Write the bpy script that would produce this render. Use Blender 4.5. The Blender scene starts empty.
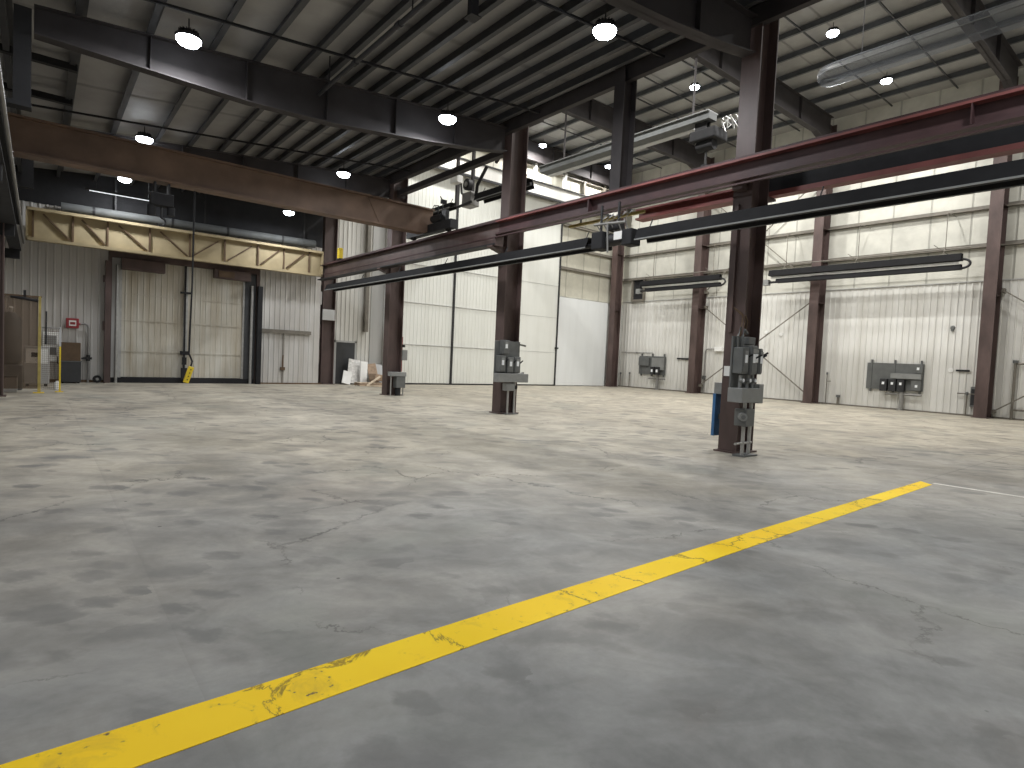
import bpy, bmesh, math, random
from mathutils import Vector, Matrix
random.seed(7)
C = bpy.context.scene
COL = C.collection
PI = math.pi

# ------------------------------------------------------------------ materials
def nodes(name):
    m = bpy.data.materials.new(name); m.use_nodes = True
    nt = m.node_tree
    return m, nt, nt.nodes['Principled BSDF']

def N(nt, t, **kw):
    n = nt.nodes.new(t)
    for k, v in kw.items():
        if k in n.inputs: n.inputs[k].default_value = v
        else: setattr(n, k, v)
    return n

def ramp(nt, fac, stops):
    r = nt.nodes.new('ShaderNodeValToRGB')
    e = r.color_ramp.elements
    while len(e) < len(stops): e.new(0.5)
    for i, (p, c) in enumerate(stops):
        e[i].position = p
        e[i].color = (*c, 1) if len(c) == 3 else c
    nt.links.new(fac, r.inputs['Fac'])
    return r.outputs['Color']

def mixc(nt, fac, a, b, mode='MIX'):
    n = nt.nodes.new('ShaderNodeMix'); n.data_type = 'RGBA'; n.blend_type = mode
    for sock, v in ((n.inputs['Factor'], fac), (n.inputs[6], a), (n.inputs[7], b)):
        if isinstance(v, (int, float)): sock.default_value = v
        elif isinstance(v, tuple): sock.default_value = (*v, 1) if len(v) == 3 else v
        else: nt.links.new(v, sock)
    return n.outputs[2]

def g(v): return (v, v, v)

def simple(name, col, rough=0.55, metal=0.0, var=0.25, scale=3.0, stretch=(1, 1, 1), bump=0.0, spec=0.4):
    """paint / metal with soft wear mottling"""
    m, nt, b = nodes(name)
    tc = nt.nodes.new('ShaderNodeTexCoord')
    mp = N(nt, 'ShaderNodeMapping'); mp.inputs['Scale'].default_value = stretch
    nt.links.new(tc.outputs['Object'], mp.inputs['Vector'])
    ns = N(nt, 'ShaderNodeTexNoise', Scale=scale, Detail=5.0, Roughness=0.6)
    nt.links.new(mp.outputs['Vector'], ns.inputs['Vector'])
    lo = tuple(c * (1 - var) for c in col); hi = tuple(min(1, c * (1 + var)) for c in col)
    colr = ramp(nt, ns.outputs['Fac'], [(0.3, lo), (0.7, hi)])
    nt.links.new(colr, b.inputs['Base Color'])
    b.inputs['Roughness'].default_value = rough
    b.inputs['Metallic'].default_value = metal
    b.inputs['Specular IOR Level'].default_value = spec
    if bump:
        bp = N(nt, 'ShaderNodeBump', Strength=bump, Distance=0.02)
        nt.links.new(ns.outputs['Fac'], bp.inputs['Height'])
        nt.links.new(bp.outputs['Normal'], b.inputs['Normal'])
    return m

def emit(name, col, s):
    m, nt, b = nodes(name)
    b.inputs['Base Color'].default_value = (*col, 1)
    b.inputs['Emission Color'].default_value = (*col, 1)
    b.inputs['Emission Strength'].default_value = s
    return m

def panel_mat(name, base, streak, amount, low=None):
    """white coated liner panel: vertical streaks and grime"""
    m, nt, b = nodes(name)
    tc = nt.nodes.new('ShaderNodeTexCoord')
    mp = N(nt, 'ShaderNodeMapping'); mp.inputs['Scale'].default_value = (2.2, 2.2, 0.22)
    nt.links.new(tc.outputs['Object'], mp.inputs['Vector'])
    n1 = N(nt, 'ShaderNodeTexNoise', Scale=1.0, Detail=6.0, Roughness=0.65)
    nt.links.new(mp.outputs['Vector'], n1.inputs['Vector'])
    n2 = N(nt, 'ShaderNodeTexNoise', Scale=0.35, Detail=4.0)
    nt.links.new(tc.outputs['Object'], n2.inputs['Vector'])
    f1 = ramp(nt, n1.outputs['Fac'], [(0.42, g(0)), (0.72, g(1))])
    f2 = ramp(nt, n2.outputs['Fac'], [(0.35, g(0)), (0.7, g(1))])
    mul = N(nt, 'ShaderNodeMath', operation='MULTIPLY'); mul.inputs[1].default_value = amount
    nt.links.new(f1, mul.inputs[0])
    c = mixc(nt, mul.outputs[0], base, streak)
    mul2 = N(nt, 'ShaderNodeMath', operation='MULTIPLY'); mul2.inputs[1].default_value = amount * 0.6
    nt.links.new(f2, mul2.inputs[0])
    c = mixc(nt, mul2.outputs[0], c, streak)
    nt.links.new(c, b.inputs['Base Color'])
    b.inputs['Roughness'].default_value = 0.5
    b.inputs['Specular IOR Level'].default_value = 0.3
    return m

def insul_mat(name, base, seam_axis, pitch):
    """faced insulation blanket: soft quilted batts with tape seams every pitch metres"""
    m, nt, b = nodes(name)
    tc = nt.nodes.new('ShaderNodeTexCoord')
    sp = nt.nodes.new('ShaderNodeSeparateXYZ'); nt.links.new(tc.outputs['Object'], sp.inputs[0])
    n = N(nt, 'ShaderNodeTexNoise', Scale=1.1, Detail=6.0, Roughness=0.6)
    nt.links.new(tc.outputs['Object'], n.inputs['Vector'])
    dv = N(nt, 'ShaderNodeMath', operation='DIVIDE'); dv.inputs[1].default_value = pitch
    nt.links.new(sp.outputs[seam_axis], dv.inputs[0])
    fr = N(nt, 'ShaderNodeMath', operation='FRACT'); nt.links.new(dv.outputs[0], fr.inputs[0])
    a = N(nt, 'ShaderNodeMath', operation='SUBTRACT'); a.inputs[1].default_value = 0.5
    nt.links.new(fr.outputs[0], a.inputs[0])
    ab = N(nt, 'ShaderNodeMath', operation='ABSOLUTE'); nt.links.new(a.outputs[0], ab.inputs[0])
    line = ramp(nt, ab.outputs[0], [(0.465, g(0)), (0.49, g(1))])
    lo = tuple(c * 0.78 for c in base)
    col = ramp(nt, n.outputs['Fac'], [(0.3, lo), (0.65, base)])
    col = mixc(nt, 0.5, col, mixc(nt, line, col, tuple(c * 0.35 for c in base)))
    nt.links.new(col, b.inputs['Base Color'])
    b.inputs['Roughness'].default_value = 0.55
    ad = N(nt, 'ShaderNodeMath', operation='MULTIPLY_ADD'); ad.inputs[1].default_value = -0.8
    nt.links.new(line, ad.inputs[0]); nt.links.new(n.outputs['Fac'], ad.inputs[2])
    bp = N(nt, 'ShaderNodeBump', Strength=0.5, Distance=0.05)
    nt.links.new(ad.outputs[0], bp.inputs['Height']); nt.links.new(bp.outputs['Normal'], b.inputs['Normal'])
    return m

def floor_mat():
    m, nt, b = nodes('concrete')
    L = nt.links.new
    tc = nt.nodes.new('ShaderNodeTexCoord'); P = tc.outputs['Object']
    def noise(sc, det=5.0, rough=0.6, vec=P, dist=0.0):
        n = N(nt, 'ShaderNodeTexNoise', Scale=sc, Detail=det, Roughness=rough, Distortion=dist); L(vec, n.inputs['Vector']); return n.outputs['Fac']
    def mth(op, a, b2):
        n = N(nt, 'ShaderNodeMath', operation=op)
        for i, v in enumerate((a, b2)):
            if isinstance(v, (int, float)): n.inputs[i].default_value = v
            else: L(v, n.inputs[i])
        return n.outputs[0]
    def turned(deg, sx, sy):
        a = N(nt, 'ShaderNodeMapping'); a.inputs['Rotation'].default_value = (0, 0, math.radians(deg)); L(P, a.inputs['Vector'])
        c = N(nt, 'ShaderNodeMapping'); c.inputs['Scale'].default_value = (sx, sy, 1); L(a.outputs['Vector'], c.inputs['Vector'])
        return c.outputs['Vector']
    sp = nt.nodes.new('ShaderNodeSeparateXYZ'); L(P, sp.inputs[0])
    # grey slab worn in front, tan slabs farther in; light falloff also painted into the tone
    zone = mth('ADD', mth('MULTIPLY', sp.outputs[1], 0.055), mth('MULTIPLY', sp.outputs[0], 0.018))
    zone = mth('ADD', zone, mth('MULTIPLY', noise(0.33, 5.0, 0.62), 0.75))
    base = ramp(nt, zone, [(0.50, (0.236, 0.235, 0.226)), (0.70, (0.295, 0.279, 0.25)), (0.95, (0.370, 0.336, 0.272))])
    med = noise(0.9, 8.0, 0.68, dist=0.6)
    c = mixc(nt, 1.0, base, ramp(nt, med, [(0.38, g(0.78)), (0.5, g(0.99)), (0.62, g(1.17))]), 'MULTIPLY')
    v2 = turned(38, 0.8, 1.3)
    c = mixc(nt, 1.0, c, ramp(nt, noise(1.7, 6.0, 0.6, v2, 0.8), [(0.40, g(0.84)), (0.50, g(0.97)), (0.60, g(1.06))]), 'MULTIPLY')
    fine = noise(11.0, 6.0, 0.7)
    c = mixc(nt, 1.0, c, ramp(nt, fine, [(0.3, g(0.92)), (0.7, g(1.06))]), 'MULTIPLY')
    c = mixc(nt, ramp(nt, noise(0.5, 5.0, 0.6, dist=0.8), [(0.56, g(0)), (0.74, g(0.4))]), c, (0.20, 0.165, 0.14))
    tcg = nt.nodes.new('ShaderNodeMapping'); tcg.inputs['Location'].default_value = (31, 17, 0); L(P, tcg.inputs['Vector'])
    c = mixc(nt, ramp(nt, noise(0.45, 4.0, 0.6, tcg.outputs['Vector'], 0.5), [(0.55, g(0)), (0.7, g(0.35))]), c, (0.235, 0.25, 0.215))
    # shoe prints and tyre scuffs: small dark smears, thick in trodden areas
    area = ramp(nt, noise(0.2, 3.0), [(0.36, g(0.25)), (0.52, g(1))])
    for sc, deg, keep, dark, sx, sy, wob in ((2.9, 55, 0.42, 0.80, 0.8, 1.3, 0.34), (1.9, 25, 0.45, 0.66, 0.75, 1.25, 0.5), (1.1, 40, 0.55, 0.48, 0.8, 1.2, 0.75)):
        v = turned(deg, sx, sy)
        dn = N(nt, 'ShaderNodeTexNoise', Scale=sc * 1.6, Detail=4.0, Roughness=0.6); L(v, dn.inputs['Vector'])
        dv = N(nt, 'ShaderNodeVectorMath', operation='MULTIPLY_ADD'); dv.inputs[1].default_value = (wob, wob, 0); L(dn.outputs['Color'], dv.inputs[0]); L(v, dv.inputs[2])
        vo = N(nt, 'ShaderNodeTexVoronoi', Scale=sc); vo.inputs['Randomness'].default_value = 1.0; L(dv.outputs[0], vo.inputs['Vector'])
        spot = ramp(nt, vo.outputs['Distance'], [(0.12, g(1)), (0.27, g(0.75)), (0.41, g(0))])
        pick = N(nt, 'ShaderNodeSeparateColor'); L(vo.outputs['Color'], pick.inputs[0])
        k = mixc(nt, 1.0, spot, ramp(nt, pick.outputs[0], [(keep, g(0)), (keep + 0.3, g(0.8)), (1.0, g(1))]), 'MULTIPLY')
        k = mixc(nt, 1.0, k, area, 'MULTIPLY')
        c = mixc(nt, mixc(nt, 1.0, k, g(dark), 'MULTIPLY'), c, (0.125, 0.122, 0.116))
    # hairline cracks
    wn = N(nt, 'ShaderNodeTexNoise', Scale=1.3, Detail=6.0, Roughness=0.7); L(P, wn.inputs['Vector'])
    wv = N(nt, 'ShaderNodeVectorMath', operation='MULTIPLY_ADD'); wv.inputs[1].default_value = (0.9, 0.9, 0); L(wn.outputs['Color'], wv.inputs[0]); L(P, wv.inputs[2])
    cv = N(nt, 'ShaderNodeTexVoronoi', Scale=0.45, feature='DISTANCE_TO_EDGE'); L(wv.outputs[0], cv.inputs['Vector'])
    ck = ramp(nt, cv.outputs['Distance'], [(0.0, g(1)), (0.007, g(0))])
    ckm = ramp(nt, noise(0.7, 3.0), [(0.47, g(0)), (0.58, g(0.75))])
    c = mixc(nt, mixc(nt, 1.0, ck, ckm, 'MULTIPLY'), c, (0.06, 0.057, 0.052))
    # tar specks
    sv = N(nt, 'ShaderNodeTexVoronoi', Scale=1.6); L(P, sv.inputs['Vector'])
    c = mixc(nt, ramp(nt, sv.outputs['Distance'], [(0.0, g(0.8)), (0.022, g(0.8)), (0.03, g(0))]), c, (0.06, 0.055, 0.05))
    # sawn joint that carries on from the end of the yellow stripe, and faint slab joints
    def joint(out, off, pitch, w, amt):
        f = mth('FRACT', mth('DIVIDE', mth('SUBTRACT', out, off), pitch), 0.0)
        w = w / pitch
        return ramp(nt, f, [(0.0, g(amt)), (w, g(amt)), (w * 1.6, g(0))])
    jr = mixc(nt, 1.0, joint(sp.outputs[1], 2.97, 7.0, 0.012, 0.6), ramp(nt, mth('MULTIPLY', sp.outputs[0], 0.05), [(0.52, g(0.12)), (0.535, g(1))]), 'MULTIPLY')
    c = mixc(nt, jr, c, (0.09, 0.085, 0.078))
    c = mixc(nt, joint(sp.outputs[0], 10.95, 10.35, 0.012, 0.16), c, (0.12, 0.115, 0.105))
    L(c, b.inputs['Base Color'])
    L(ramp(nt, med, [(0.3, g(0.5)), (0.7, g(0.68))]), b.inputs['Roughness'])
    b.inputs['Specular IOR Level'].default_value = 0.35
    bp = N(nt, 'ShaderNodeBump', Strength=0.12, Distance=0.01); L(fine, bp.inputs['Height']); L(bp.outputs['Normal'], b.inputs['Normal'])
    return m

def stripe_mat():
    m, nt, b = nodes('yellow_floor_paint')
    L = nt.links.new
    tc = nt.nodes.new('ShaderNodeTexCoord')
    n1 = N(nt, 'ShaderNodeTexNoise', Scale=3.0, Detail=8.0, Roughness=0.7, Distortion=0.7); L(tc.outputs['Object'], n1.inputs['Vector'])
    n2 = N(nt, 'ShaderNodeTexNoise', Scale=0.8, Detail=3.0); L(tc.outputs['Object'], n2.inputs['Vector'])
    n3 = N(nt, 'ShaderNodeTexNoise', Scale=22.0, Detail=4.0); L(tc.outputs['Object'], n3.inputs['Vector'])
    c = ramp(nt, n2.outputs['Fac'], [(0.3, (0.88, 0.56, 0.010)), (0.7, (0.96, 0.68, 0.018))])
    c = mixc(nt, ramp(nt, n1.outputs['Fac'], [(0.54, g(0)), (0.68, g(0.5))]), c, (0.52, 0.34, 0.04))
    chip = mixc(nt, 1.0, ramp(nt, n3.outputs['Fac'], [(0.62, g(0)), (0.68, g(1))]), ramp(nt, n1.outputs['Fac'], [(0.5, g(0)), (0.62, g(1))]), 'MULTIPLY')
    c = mixc(nt, chip, c, (0.16, 0.12, 0.06))
    # the floor cracks running through the paint
    wv = N(nt, 'ShaderNodeVectorMath', operation='MULTIPLY_ADD'); wv.inputs[1].default_value = (0.5, 0.5, 0); L(n1.outputs['Color'], wv.inputs[0]); L(tc.outputs['Object'], wv.inputs[2])
    cv = N(nt, 'ShaderNodeTexVoronoi', Scale=0.8, feature='DISTANCE_TO_EDGE'); L(wv.outputs[0], cv.inputs['Vector'])
    c = mixc(nt, ramp(nt, cv.outputs['Distance'], [(0.0, g(0.8)), (0.009, g(0))]), c, (0.1, 0.07, 0.03))
    L(c, b.inputs['Base Color']); b.inputs['Roughness'].default_value = 0.6; b.inputs['Specular IOR Level'].default_value = 0.15
    return m

M = dict(
    concrete=floor_mat(), stripe=stripe_mat(),
    white_line=simple('worn_white_paint', (0.62, 0.60, 0.55), 0.6, var=0.2, scale=8),
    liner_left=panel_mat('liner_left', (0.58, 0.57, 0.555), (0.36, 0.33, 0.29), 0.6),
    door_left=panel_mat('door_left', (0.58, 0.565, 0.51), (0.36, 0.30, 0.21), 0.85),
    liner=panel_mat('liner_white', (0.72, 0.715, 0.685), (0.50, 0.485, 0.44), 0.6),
    leaf=panel_mat('leaf_white', (0.74, 0.75, 0.71), (0.58, 0.58, 0.53), 0.4),
    smooth=panel_mat('smooth_white', (0.76, 0.78, 0.78), (0.62, 0.63, 0.62), 0.3),
    greypanel=panel_mat('grey_panel', (0.46, 0.46, 0.45), (0.34, 0.34, 0.33), 0.5),
    insul_y=insul_mat('insulation_y', (0.59, 0.58, 0.515), 1, 1.55),
    insul_x=insul_mat('insulation_x', (0.58, 0.56, 0.47), 0, 1.55),
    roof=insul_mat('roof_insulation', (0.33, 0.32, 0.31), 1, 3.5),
    roof_right=insul_mat('roof_insulation_right', (0.36, 0.355, 0.345), 1, 1.75),
    purlin=simple('purlin_grey', (0.045, 0.046, 0.049), 0.5, var=0.2),
    purlin_r=simple('purlin_right', (0.09, 0.095, 0.10), 0.5, var=0.2),
    column=simple('column_brown', (0.086, 0.058, 0.053), 0.5, var=0.3, scale=2, stretch=(1, 1, 0.4)),
    rafter=simple('rafter_dark', (0.038, 0.033, 0.034), 0.7, var=0.25, scale=1.5),
    rail_red=simple('runway_red', (0.058, 0.029, 0.030), 0.55, var=0.35, scale=1.2),
    bright_red=simple('runway_bright_red', (0.19, 0.062, 0.056), 0.55, var=0.3, scale=1.2),
    bridge=simple('bridge_brown', (0.15, 0.095, 0.065), 0.55, var=0.3, scale=1.2),
    cream=simple('cream_yellow', (0.39, 0.32, 0.195), 0.6, var=0.15, scale=1.5),
    brace_brown=simple('brace_brown', (0.11, 0.07, 0.04), 0.6),
    darksteel=simple('dark_steel', (0.024, 0.024, 0.026), 0.6, var=0.3),
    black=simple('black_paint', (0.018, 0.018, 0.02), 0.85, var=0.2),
    girt=simple('girt_grey', (0.17, 0.155, 0.13), 0.5, var=0.2),
    elec=simple('switchgear_grey', (0.125, 0.13, 0.128), 0.45, var=0.15, scale=4),
    elec_light=simple('switchgear_light', (0.23, 0.235, 0.23), 0.45, var=0.12, scale=4),
    steel=simple('galvanised', (0.42, 0.42, 0.41), 0.4, 0.6, var=0.15, scale=6),
    pipe_grey=simple('conduit_grey', (0.25, 0.245, 0.235), 0.45, 0.3, var=0.15),
    whiteplate=simple('white_plate', (0.80, 0.80, 0.78), 0.5, var=0.05),
    lensw=simple('pilot_plate', (0.82, 0.84, 0.86), 0.3, var=0.03),
    yellow=simple('safety_yellow', (0.72, 0.53, 0.03), 0.5, var=0.15),
    yellow_dull=simple('dull_yellow', (0.40, 0.32, 0.10), 0.55, var=0.25, scale=5),
    blue=simple('blue_sheet', (0.045, 0.15, 0.34), 0.5, var=0.15),
    red=simple('red_paint', (0.27, 0.03, 0.035), 0.45),
    doordark=simple('door_charcoal', (0.045, 0.047, 0.05), 0.5, var=0.15),
    cardboard=simple('scrap_brown', (0.34, 0.25, 0.18), 0.8, var=0.25, scale=6),
    lumber=simple('lumber', (0.62, 0.52, 0.40), 0.7, var=0.2, scale=6),
    board=simple('white_board', (0.80, 0.80, 0.78), 0.5, var=0.08),
    board_speck=simple('speckled_board', (0.66, 0.65, 0.63), 0.6, var=0.35, scale=7),
    board_grey=simple('grey_board', (0.45, 0.46, 0.47), 0.5, var=0.1),
    duct=simple('duct_grey', (0.10, 0.105, 0.105), 0.7, 0.0, var=0.15),
    lamp=emit('lamp_lens', (0.86, 0.93, 1.0), 30.0),
    tube=emit('fluorescent', (0.9, 0.95, 1.0), 1.0),
    heat_body=simple('heater_hood', (0.011, 0.011, 0.012), 0.75, 0.0, var=0.25, spec=0.15),
    heat_refl=simple('heater_reflector', (0.55, 0.55, 0.53), 0.3, 0.8, var=0.1),
)

def curtain_mat():
    m, nt, b = nodes('welding_curtain')
    tr = nt.nodes.new('ShaderNodeBsdfTransparent'); tr.inputs[0].default_value = (0.80, 0.74, 0.68, 1)
    mx = nt.nodes.new('ShaderNodeMixShader'); mx.inputs[0].default_value = 0.3
    tc = nt.nodes.new('ShaderNodeTexCoord')
    n = N(nt, 'ShaderNodeTexNoise', Scale=2.5, Detail=4.0); nt.links.new(tc.outputs['Object'], n.inputs['Vector'])
    nt.links.new(ramp(nt, n.outputs['Fac'], [(0.3, (0.10, 0.075, 0.055)), (0.7, (0.17, 0.13, 0.10))]), b.inputs['Base Color'])
    b.inputs['Roughness'].default_value = 0.3
    nt.links.new(tr.outputs[0], mx.inputs[1]); nt.links.new(b.outputs[0], mx.inputs[2])
    nt.links.new(mx.outputs[0], nt.nodes['Material Output'].inputs[0])
    return m
M['curtain'] = curtain_mat()

def sheet_mat():
    m, nt, b = nodes('clear_sheet')
    tr = nt.nodes.new('ShaderNodeBsdfTransparent'); tr.inputs[0].default_value = (0.85, 0.87, 0.9, 1)
    mx = nt.nodes.new('ShaderNodeMixShader'); mx.inputs[0].default_value = 0.10
    b.inputs['Base Color'].default_value = (0.42, 0.44, 0.48, 1); b.inputs['Roughness'].default_value = 0.3
    nt.links.new(tr.outputs[0], mx.inputs[1]); nt.links.new(b.outputs[0], mx.inputs[2])
    nt.links.new(mx.outputs[0], nt.nodes['Material Output'].inputs[0])
    return m
M['sheet'] = sheet_mat()

# ------------------------------------------------------------------ mesh helpers
class MB:
    def __init__(s): s.bm = bmesh.new()
    def box(s, x0, x1, y0, y1, z0, z1):
        v = [s.bm.verts.new(p) for p in ((x0,y0,z0),(x1,y0,z0),(x1,y1,z0),(x0,y1,z0),(x0,y0,z1),(x1,y0,z1),(x1,y1,z1),(x0,y1,z1))]
        for f in ((3,2,1,0),(4,5,6,7),(0,1,5,4),(1,2,6,5),(2,3,7,6),(3,0,4,7)): s.bm.faces.new([v[i] for i in f])
        return s
    def cbox(s, c, sx, sy, sz, rot=None):
        """box centred at c with a rotation matrix"""
        h = Vector((sx/2, sy/2, sz/2)); R = rot or Matrix.Identity(3)
        v = []
        for k in ((-1,-1,-1),(1,-1,-1),(1,1,-1),(-1,1,-1),(-1,-1,1),(1,-1,1),(1,1,1),(-1,1,1)):
            v.append(s.bm.verts.new(Vector(c) + R @ Vector((k[0]*h.x, k[1]*h.y, k[2]*h.z))))
        for f in ((3,2,1,0),(4,5,6,7),(0,1,5,4),(1,2,6,5),(2,3,7,6),(3,0,4,7)): s.bm.faces.new([v[i] for i in f])
        return s
    def bar(s, a, b, w, h=None):
        """square bar from a to b"""
        a = Vector(a); b = Vector(b); d = b - a
        q = d.to_track_quat('X', 'Z').to_matrix()
        return s.cbox((a + b) / 2, d.length, w, h or w, q)
    def prism(s, pts, d):
        """extrude polygon pts (3-D) by vector d"""
        d = Vector(d); n = len(pts)
        a = [s.bm.verts.new(p) for p in pts]; b = [s.bm.verts.new(Vector(p) + d) for p in pts]
        s.bm.faces.new(a[::-1]); s.bm.faces.new(b)
        for i in range(n): s.bm.faces.new([a[i], a[(i+1) % n], b[(i+1) % n], b[i]])
        return s
    def tube(s, pts, r, n=12, caps=True):
        pts = [Vector(p) for p in pts]; rings = []
        for i, p in enumerate(pts):
            d = (pts[min(i+1, len(pts)-1)] - pts[max(i-1, 0)]).normalized()
            up = Vector((0,0,1)) if abs(d.z) < 0.95 else Vector((1,0,0))
            u = d.cross(up).normalized(); w = u.cross(d).normalized()
            rr = r[i] if isinstance(r, (list, tuple)) else r
            rings.append([s.bm.verts.new(p + (u*math.cos(2*PI*k/n) + w*math.sin(2*PI*k/n)) * rr) for k in range(n)])
        for a, b in zip(rings, rings[1:]):
            for k in range(n): s.bm.faces.new([a[k], a[(k+1) % n], b[(k+1) % n], b[k]])
        if caps: s.bm.faces.new(rings[0][::-1]); s.bm.faces.new(rings[-1])
        s.smooth = True
        return s
    def build(s, name, mat, parent=None, loc=None, bevel=0.0, split=False):
        if split:
            left = set(s.bm.verts); outs = []
            while left:
                isl = set(); stack = [next(iter(left))]
                while stack:
                    v = stack.pop()
                    if v in isl: continue
                    isl.add(v); stack += [e.other_vert(v) for e in v.link_edges]
                left -= isl
                b = MB(); b.smooth = getattr(s, 'smooth', False); vm = {}
                for v in isl: vm[v] = b.bm.verts.new(v.co)
                for f in {f for v in isl for f in v.link_faces}: b.bm.faces.new([vm[v] for v in f.verts])
                outs.append(b)
            s.bm.free()
            return [b.build(name, mat, parent, loc, bevel) for b in outs]
        bmesh.ops.recalc_face_normals(s.bm, faces=s.bm.faces)
        off = Vector(parent['_w']) if parent is not None else (Vector(loc) if loc is not None else Vector((0,0,0)))
        bmesh.ops.translate(s.bm, verts=s.bm.verts, vec=-off)
        me = bpy.data.meshes.new(name); s.bm.to_mesh(me); s.bm.free()
        if getattr(s, 'smooth', False):
            for p in me.polygons: p.use_smooth = len(p.vertices) == 4
            me.set_sharp_from_angle(angle=math.radians(50))
        me.materials.append(M[mat] if isinstance(mat, str) else mat)
        o = bpy.data.objects.new(name, me); COL.objects.link(o)
        o['_w'] = tuple(off)
        if parent is not None: o.parent = parent
        else: o.location = off
        if bevel:
            bv = o.modifiers.new('bevel', 'BEVEL'); bv.width = bevel; bv.segments = 2; bv.limit_method = 'ANGLE'
        return o

def thing(name, label, cat, loc, group=None):
    o = bpy.data.objects.new(name, None); COL.objects.link(o)
    o.location = loc; o['_w'] = tuple(loc); o['label'] = label; o['category'] = cat
    if group: o['group'] = group
    return o
def tag(o, label, cat, group=None):
    o['label'] = label; o['category'] = cat
    if group: o['group'] = group
    return o
def struct(o): o['kind'] = 'structure'; return o

def ribbed(mb, a0, a1, z0, z1, at, axis='x', out=-1, pitch=0.30, rib=0.045, depth=0.022, back=0.08):
    """ribbed sheet in the plane axis=at, profile standing out toward 'out'"""
    prof = [(a0, 0)]
    k = math.ceil(a0 / pitch)
    while k * pitch < a1 - rib * 1.5:
        c = k * pitch
        if c > a0 + rib * 1.5:
            prof += [(c - rib, 0), (c - rib*0.5, depth), (c + rib*0.5, depth), (c + rib, 0)]
        k += 1
    prof.append((a1, 0))
    P = (lambda a, d, z: (a, at + out*d, z)) if axis == 'x' else (lambda a, d, z: (at + out*d, a, z))
    lo = [mb.bm.verts.new(P(a, d, z0)) for a, d in prof]; hi = [mb.bm.verts.new(P(a, d, z1)) for a, d in prof]
    for i in range(len(prof)-1): mb.bm.faces.new([lo[i], lo[i+1], hi[i+1], hi[i]])
    bl = [mb.bm.verts.new(P(a, -back, z)) for a, z in ((a0,z0),(a1,z0),(a1,z1),(a0,z1))]
    mb.bm.faces.new([bl[0], bl[1], bl[2], bl[3]])
    mb.bm.faces.new([lo[0], hi[0], bl[3], bl[0]]); mb.bm.faces.new([lo[-1], hi[-1], bl[2], bl[1]])
    mb.bm.faces.new(hi + [bl[2], bl[3]]); mb.bm.faces.new(lo + [bl[1], bl[0]])
    return mb

# ------------------------------------------------------------------ camera (solved from the two vanishing points)
cam_d = bpy.data.cameras.new('camera'); cam = bpy.data.objects.new('camera', cam_d); COL.objects.link(cam)
f_px, cx, cy = 585.7286, 512.0, 384.0
def cray(px, py): return Vector((px - cx, py - cy, f_px))
Yc = cray(38, 337).normalized()
Xc = cray(1235, 392); Xc = (Xc - Yc * Xc.dot(Yc)).normalized()
Zc = Xc.cross(Yc)
right = Vector((Xc.x, Yc.x, Zc.x)); down = Vector((Xc.y, Yc.y, Zc.y)); fwd = Vector((Xc.z, Yc.z, Zc.z))
mat = Matrix(((right.x, -down.x, -fwd.x, 0), (right.y, -down.y, -fwd.y, 0), (right.z, -down.z, -fwd.z, 1.6), (0, 0, 0, 1)))
cam.matrix_world = mat
cam_d.sensor_width = 36; cam_d.lens = f_px / 1024 * 36
cam_d.clip_end = 200
C.camera = cam

# ------------------------------------------------------------------ levels and grid
XW, YB, YF = 32.0, 27.5, -7.0        # right wall, back wall (right bay), wall behind the camera
XL, YBL = -1.25, 26.85               # left wall, back wall (left bay)
XC = 10.55                            # column line
YC = [6.05, 13.45, 20.4, 27.05]       # frames
ZR = 14.5                             # right bay rafters' top
def zl(x): return 7.28 + 0.08 * x     # left bay rafters' top

# ------------------------------------------------------------------ floor
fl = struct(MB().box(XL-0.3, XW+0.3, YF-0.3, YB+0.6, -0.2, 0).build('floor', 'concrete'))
o = MB().prism([(-1.1, 2.45, 0), (0.3, 2.51, 0), (2.18, 2.58, 0), (4.5, 2.65, 0), (10.45, 2.77, 0), (10.62, 2.965, 0), (4.9, 2.91, 0), (2.41, 2.87, 0), (0.82, 2.82, 0), (-1.1, 2.78, 0)], (0, 0, 0.003)).build('yellow_stripe', 'stripe', fl)
o['label'] = 'wide worn yellow stripe painted across the grey concrete floor'
o = MB().prism([(10.58, 2.80, 0), (10.66, 2.80, 0), (11.35, YF+1, 0), (11.27, YF+1, 0)], (0, 0, 0.003)).build('white_line', 'white_line', fl)
o['label'] = 'thin white line painted on the floor from the end of the yellow stripe'

# ------------------------------------------------------------------ walls
# back wall of the left bay: liner either side of the big door, dark cladding above the girder with shade put into its black colour
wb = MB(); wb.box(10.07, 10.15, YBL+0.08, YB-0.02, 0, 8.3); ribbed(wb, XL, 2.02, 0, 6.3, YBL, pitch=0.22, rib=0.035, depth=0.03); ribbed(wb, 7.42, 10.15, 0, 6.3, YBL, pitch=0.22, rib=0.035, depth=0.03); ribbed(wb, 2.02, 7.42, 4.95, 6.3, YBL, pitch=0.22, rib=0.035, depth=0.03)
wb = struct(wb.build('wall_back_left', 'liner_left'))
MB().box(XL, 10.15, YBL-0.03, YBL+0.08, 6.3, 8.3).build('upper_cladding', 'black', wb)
MB().box(XL, 2.02, YBL-0.05, YBL, 0, 0.1).box(7.42, 10.3, YBL-0.05, YBL, 0, 0.06).build('base_angle', 'brace_brown', wb)
# left wall
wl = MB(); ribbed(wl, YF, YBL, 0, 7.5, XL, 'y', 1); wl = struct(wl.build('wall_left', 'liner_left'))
# wall behind the camera
wf = struct(MB().box(XL-0.1, XW+0.1, YF-0.15, YF, 0, 15).build('wall_front', 'liner'))
# upper wall between the low roof and the high roof
wu = struct(MB().box(XC-0.05, XC+0.05, YF, YB, 8.45, 14.7).build('wall_upper', 'liner'))
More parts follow.
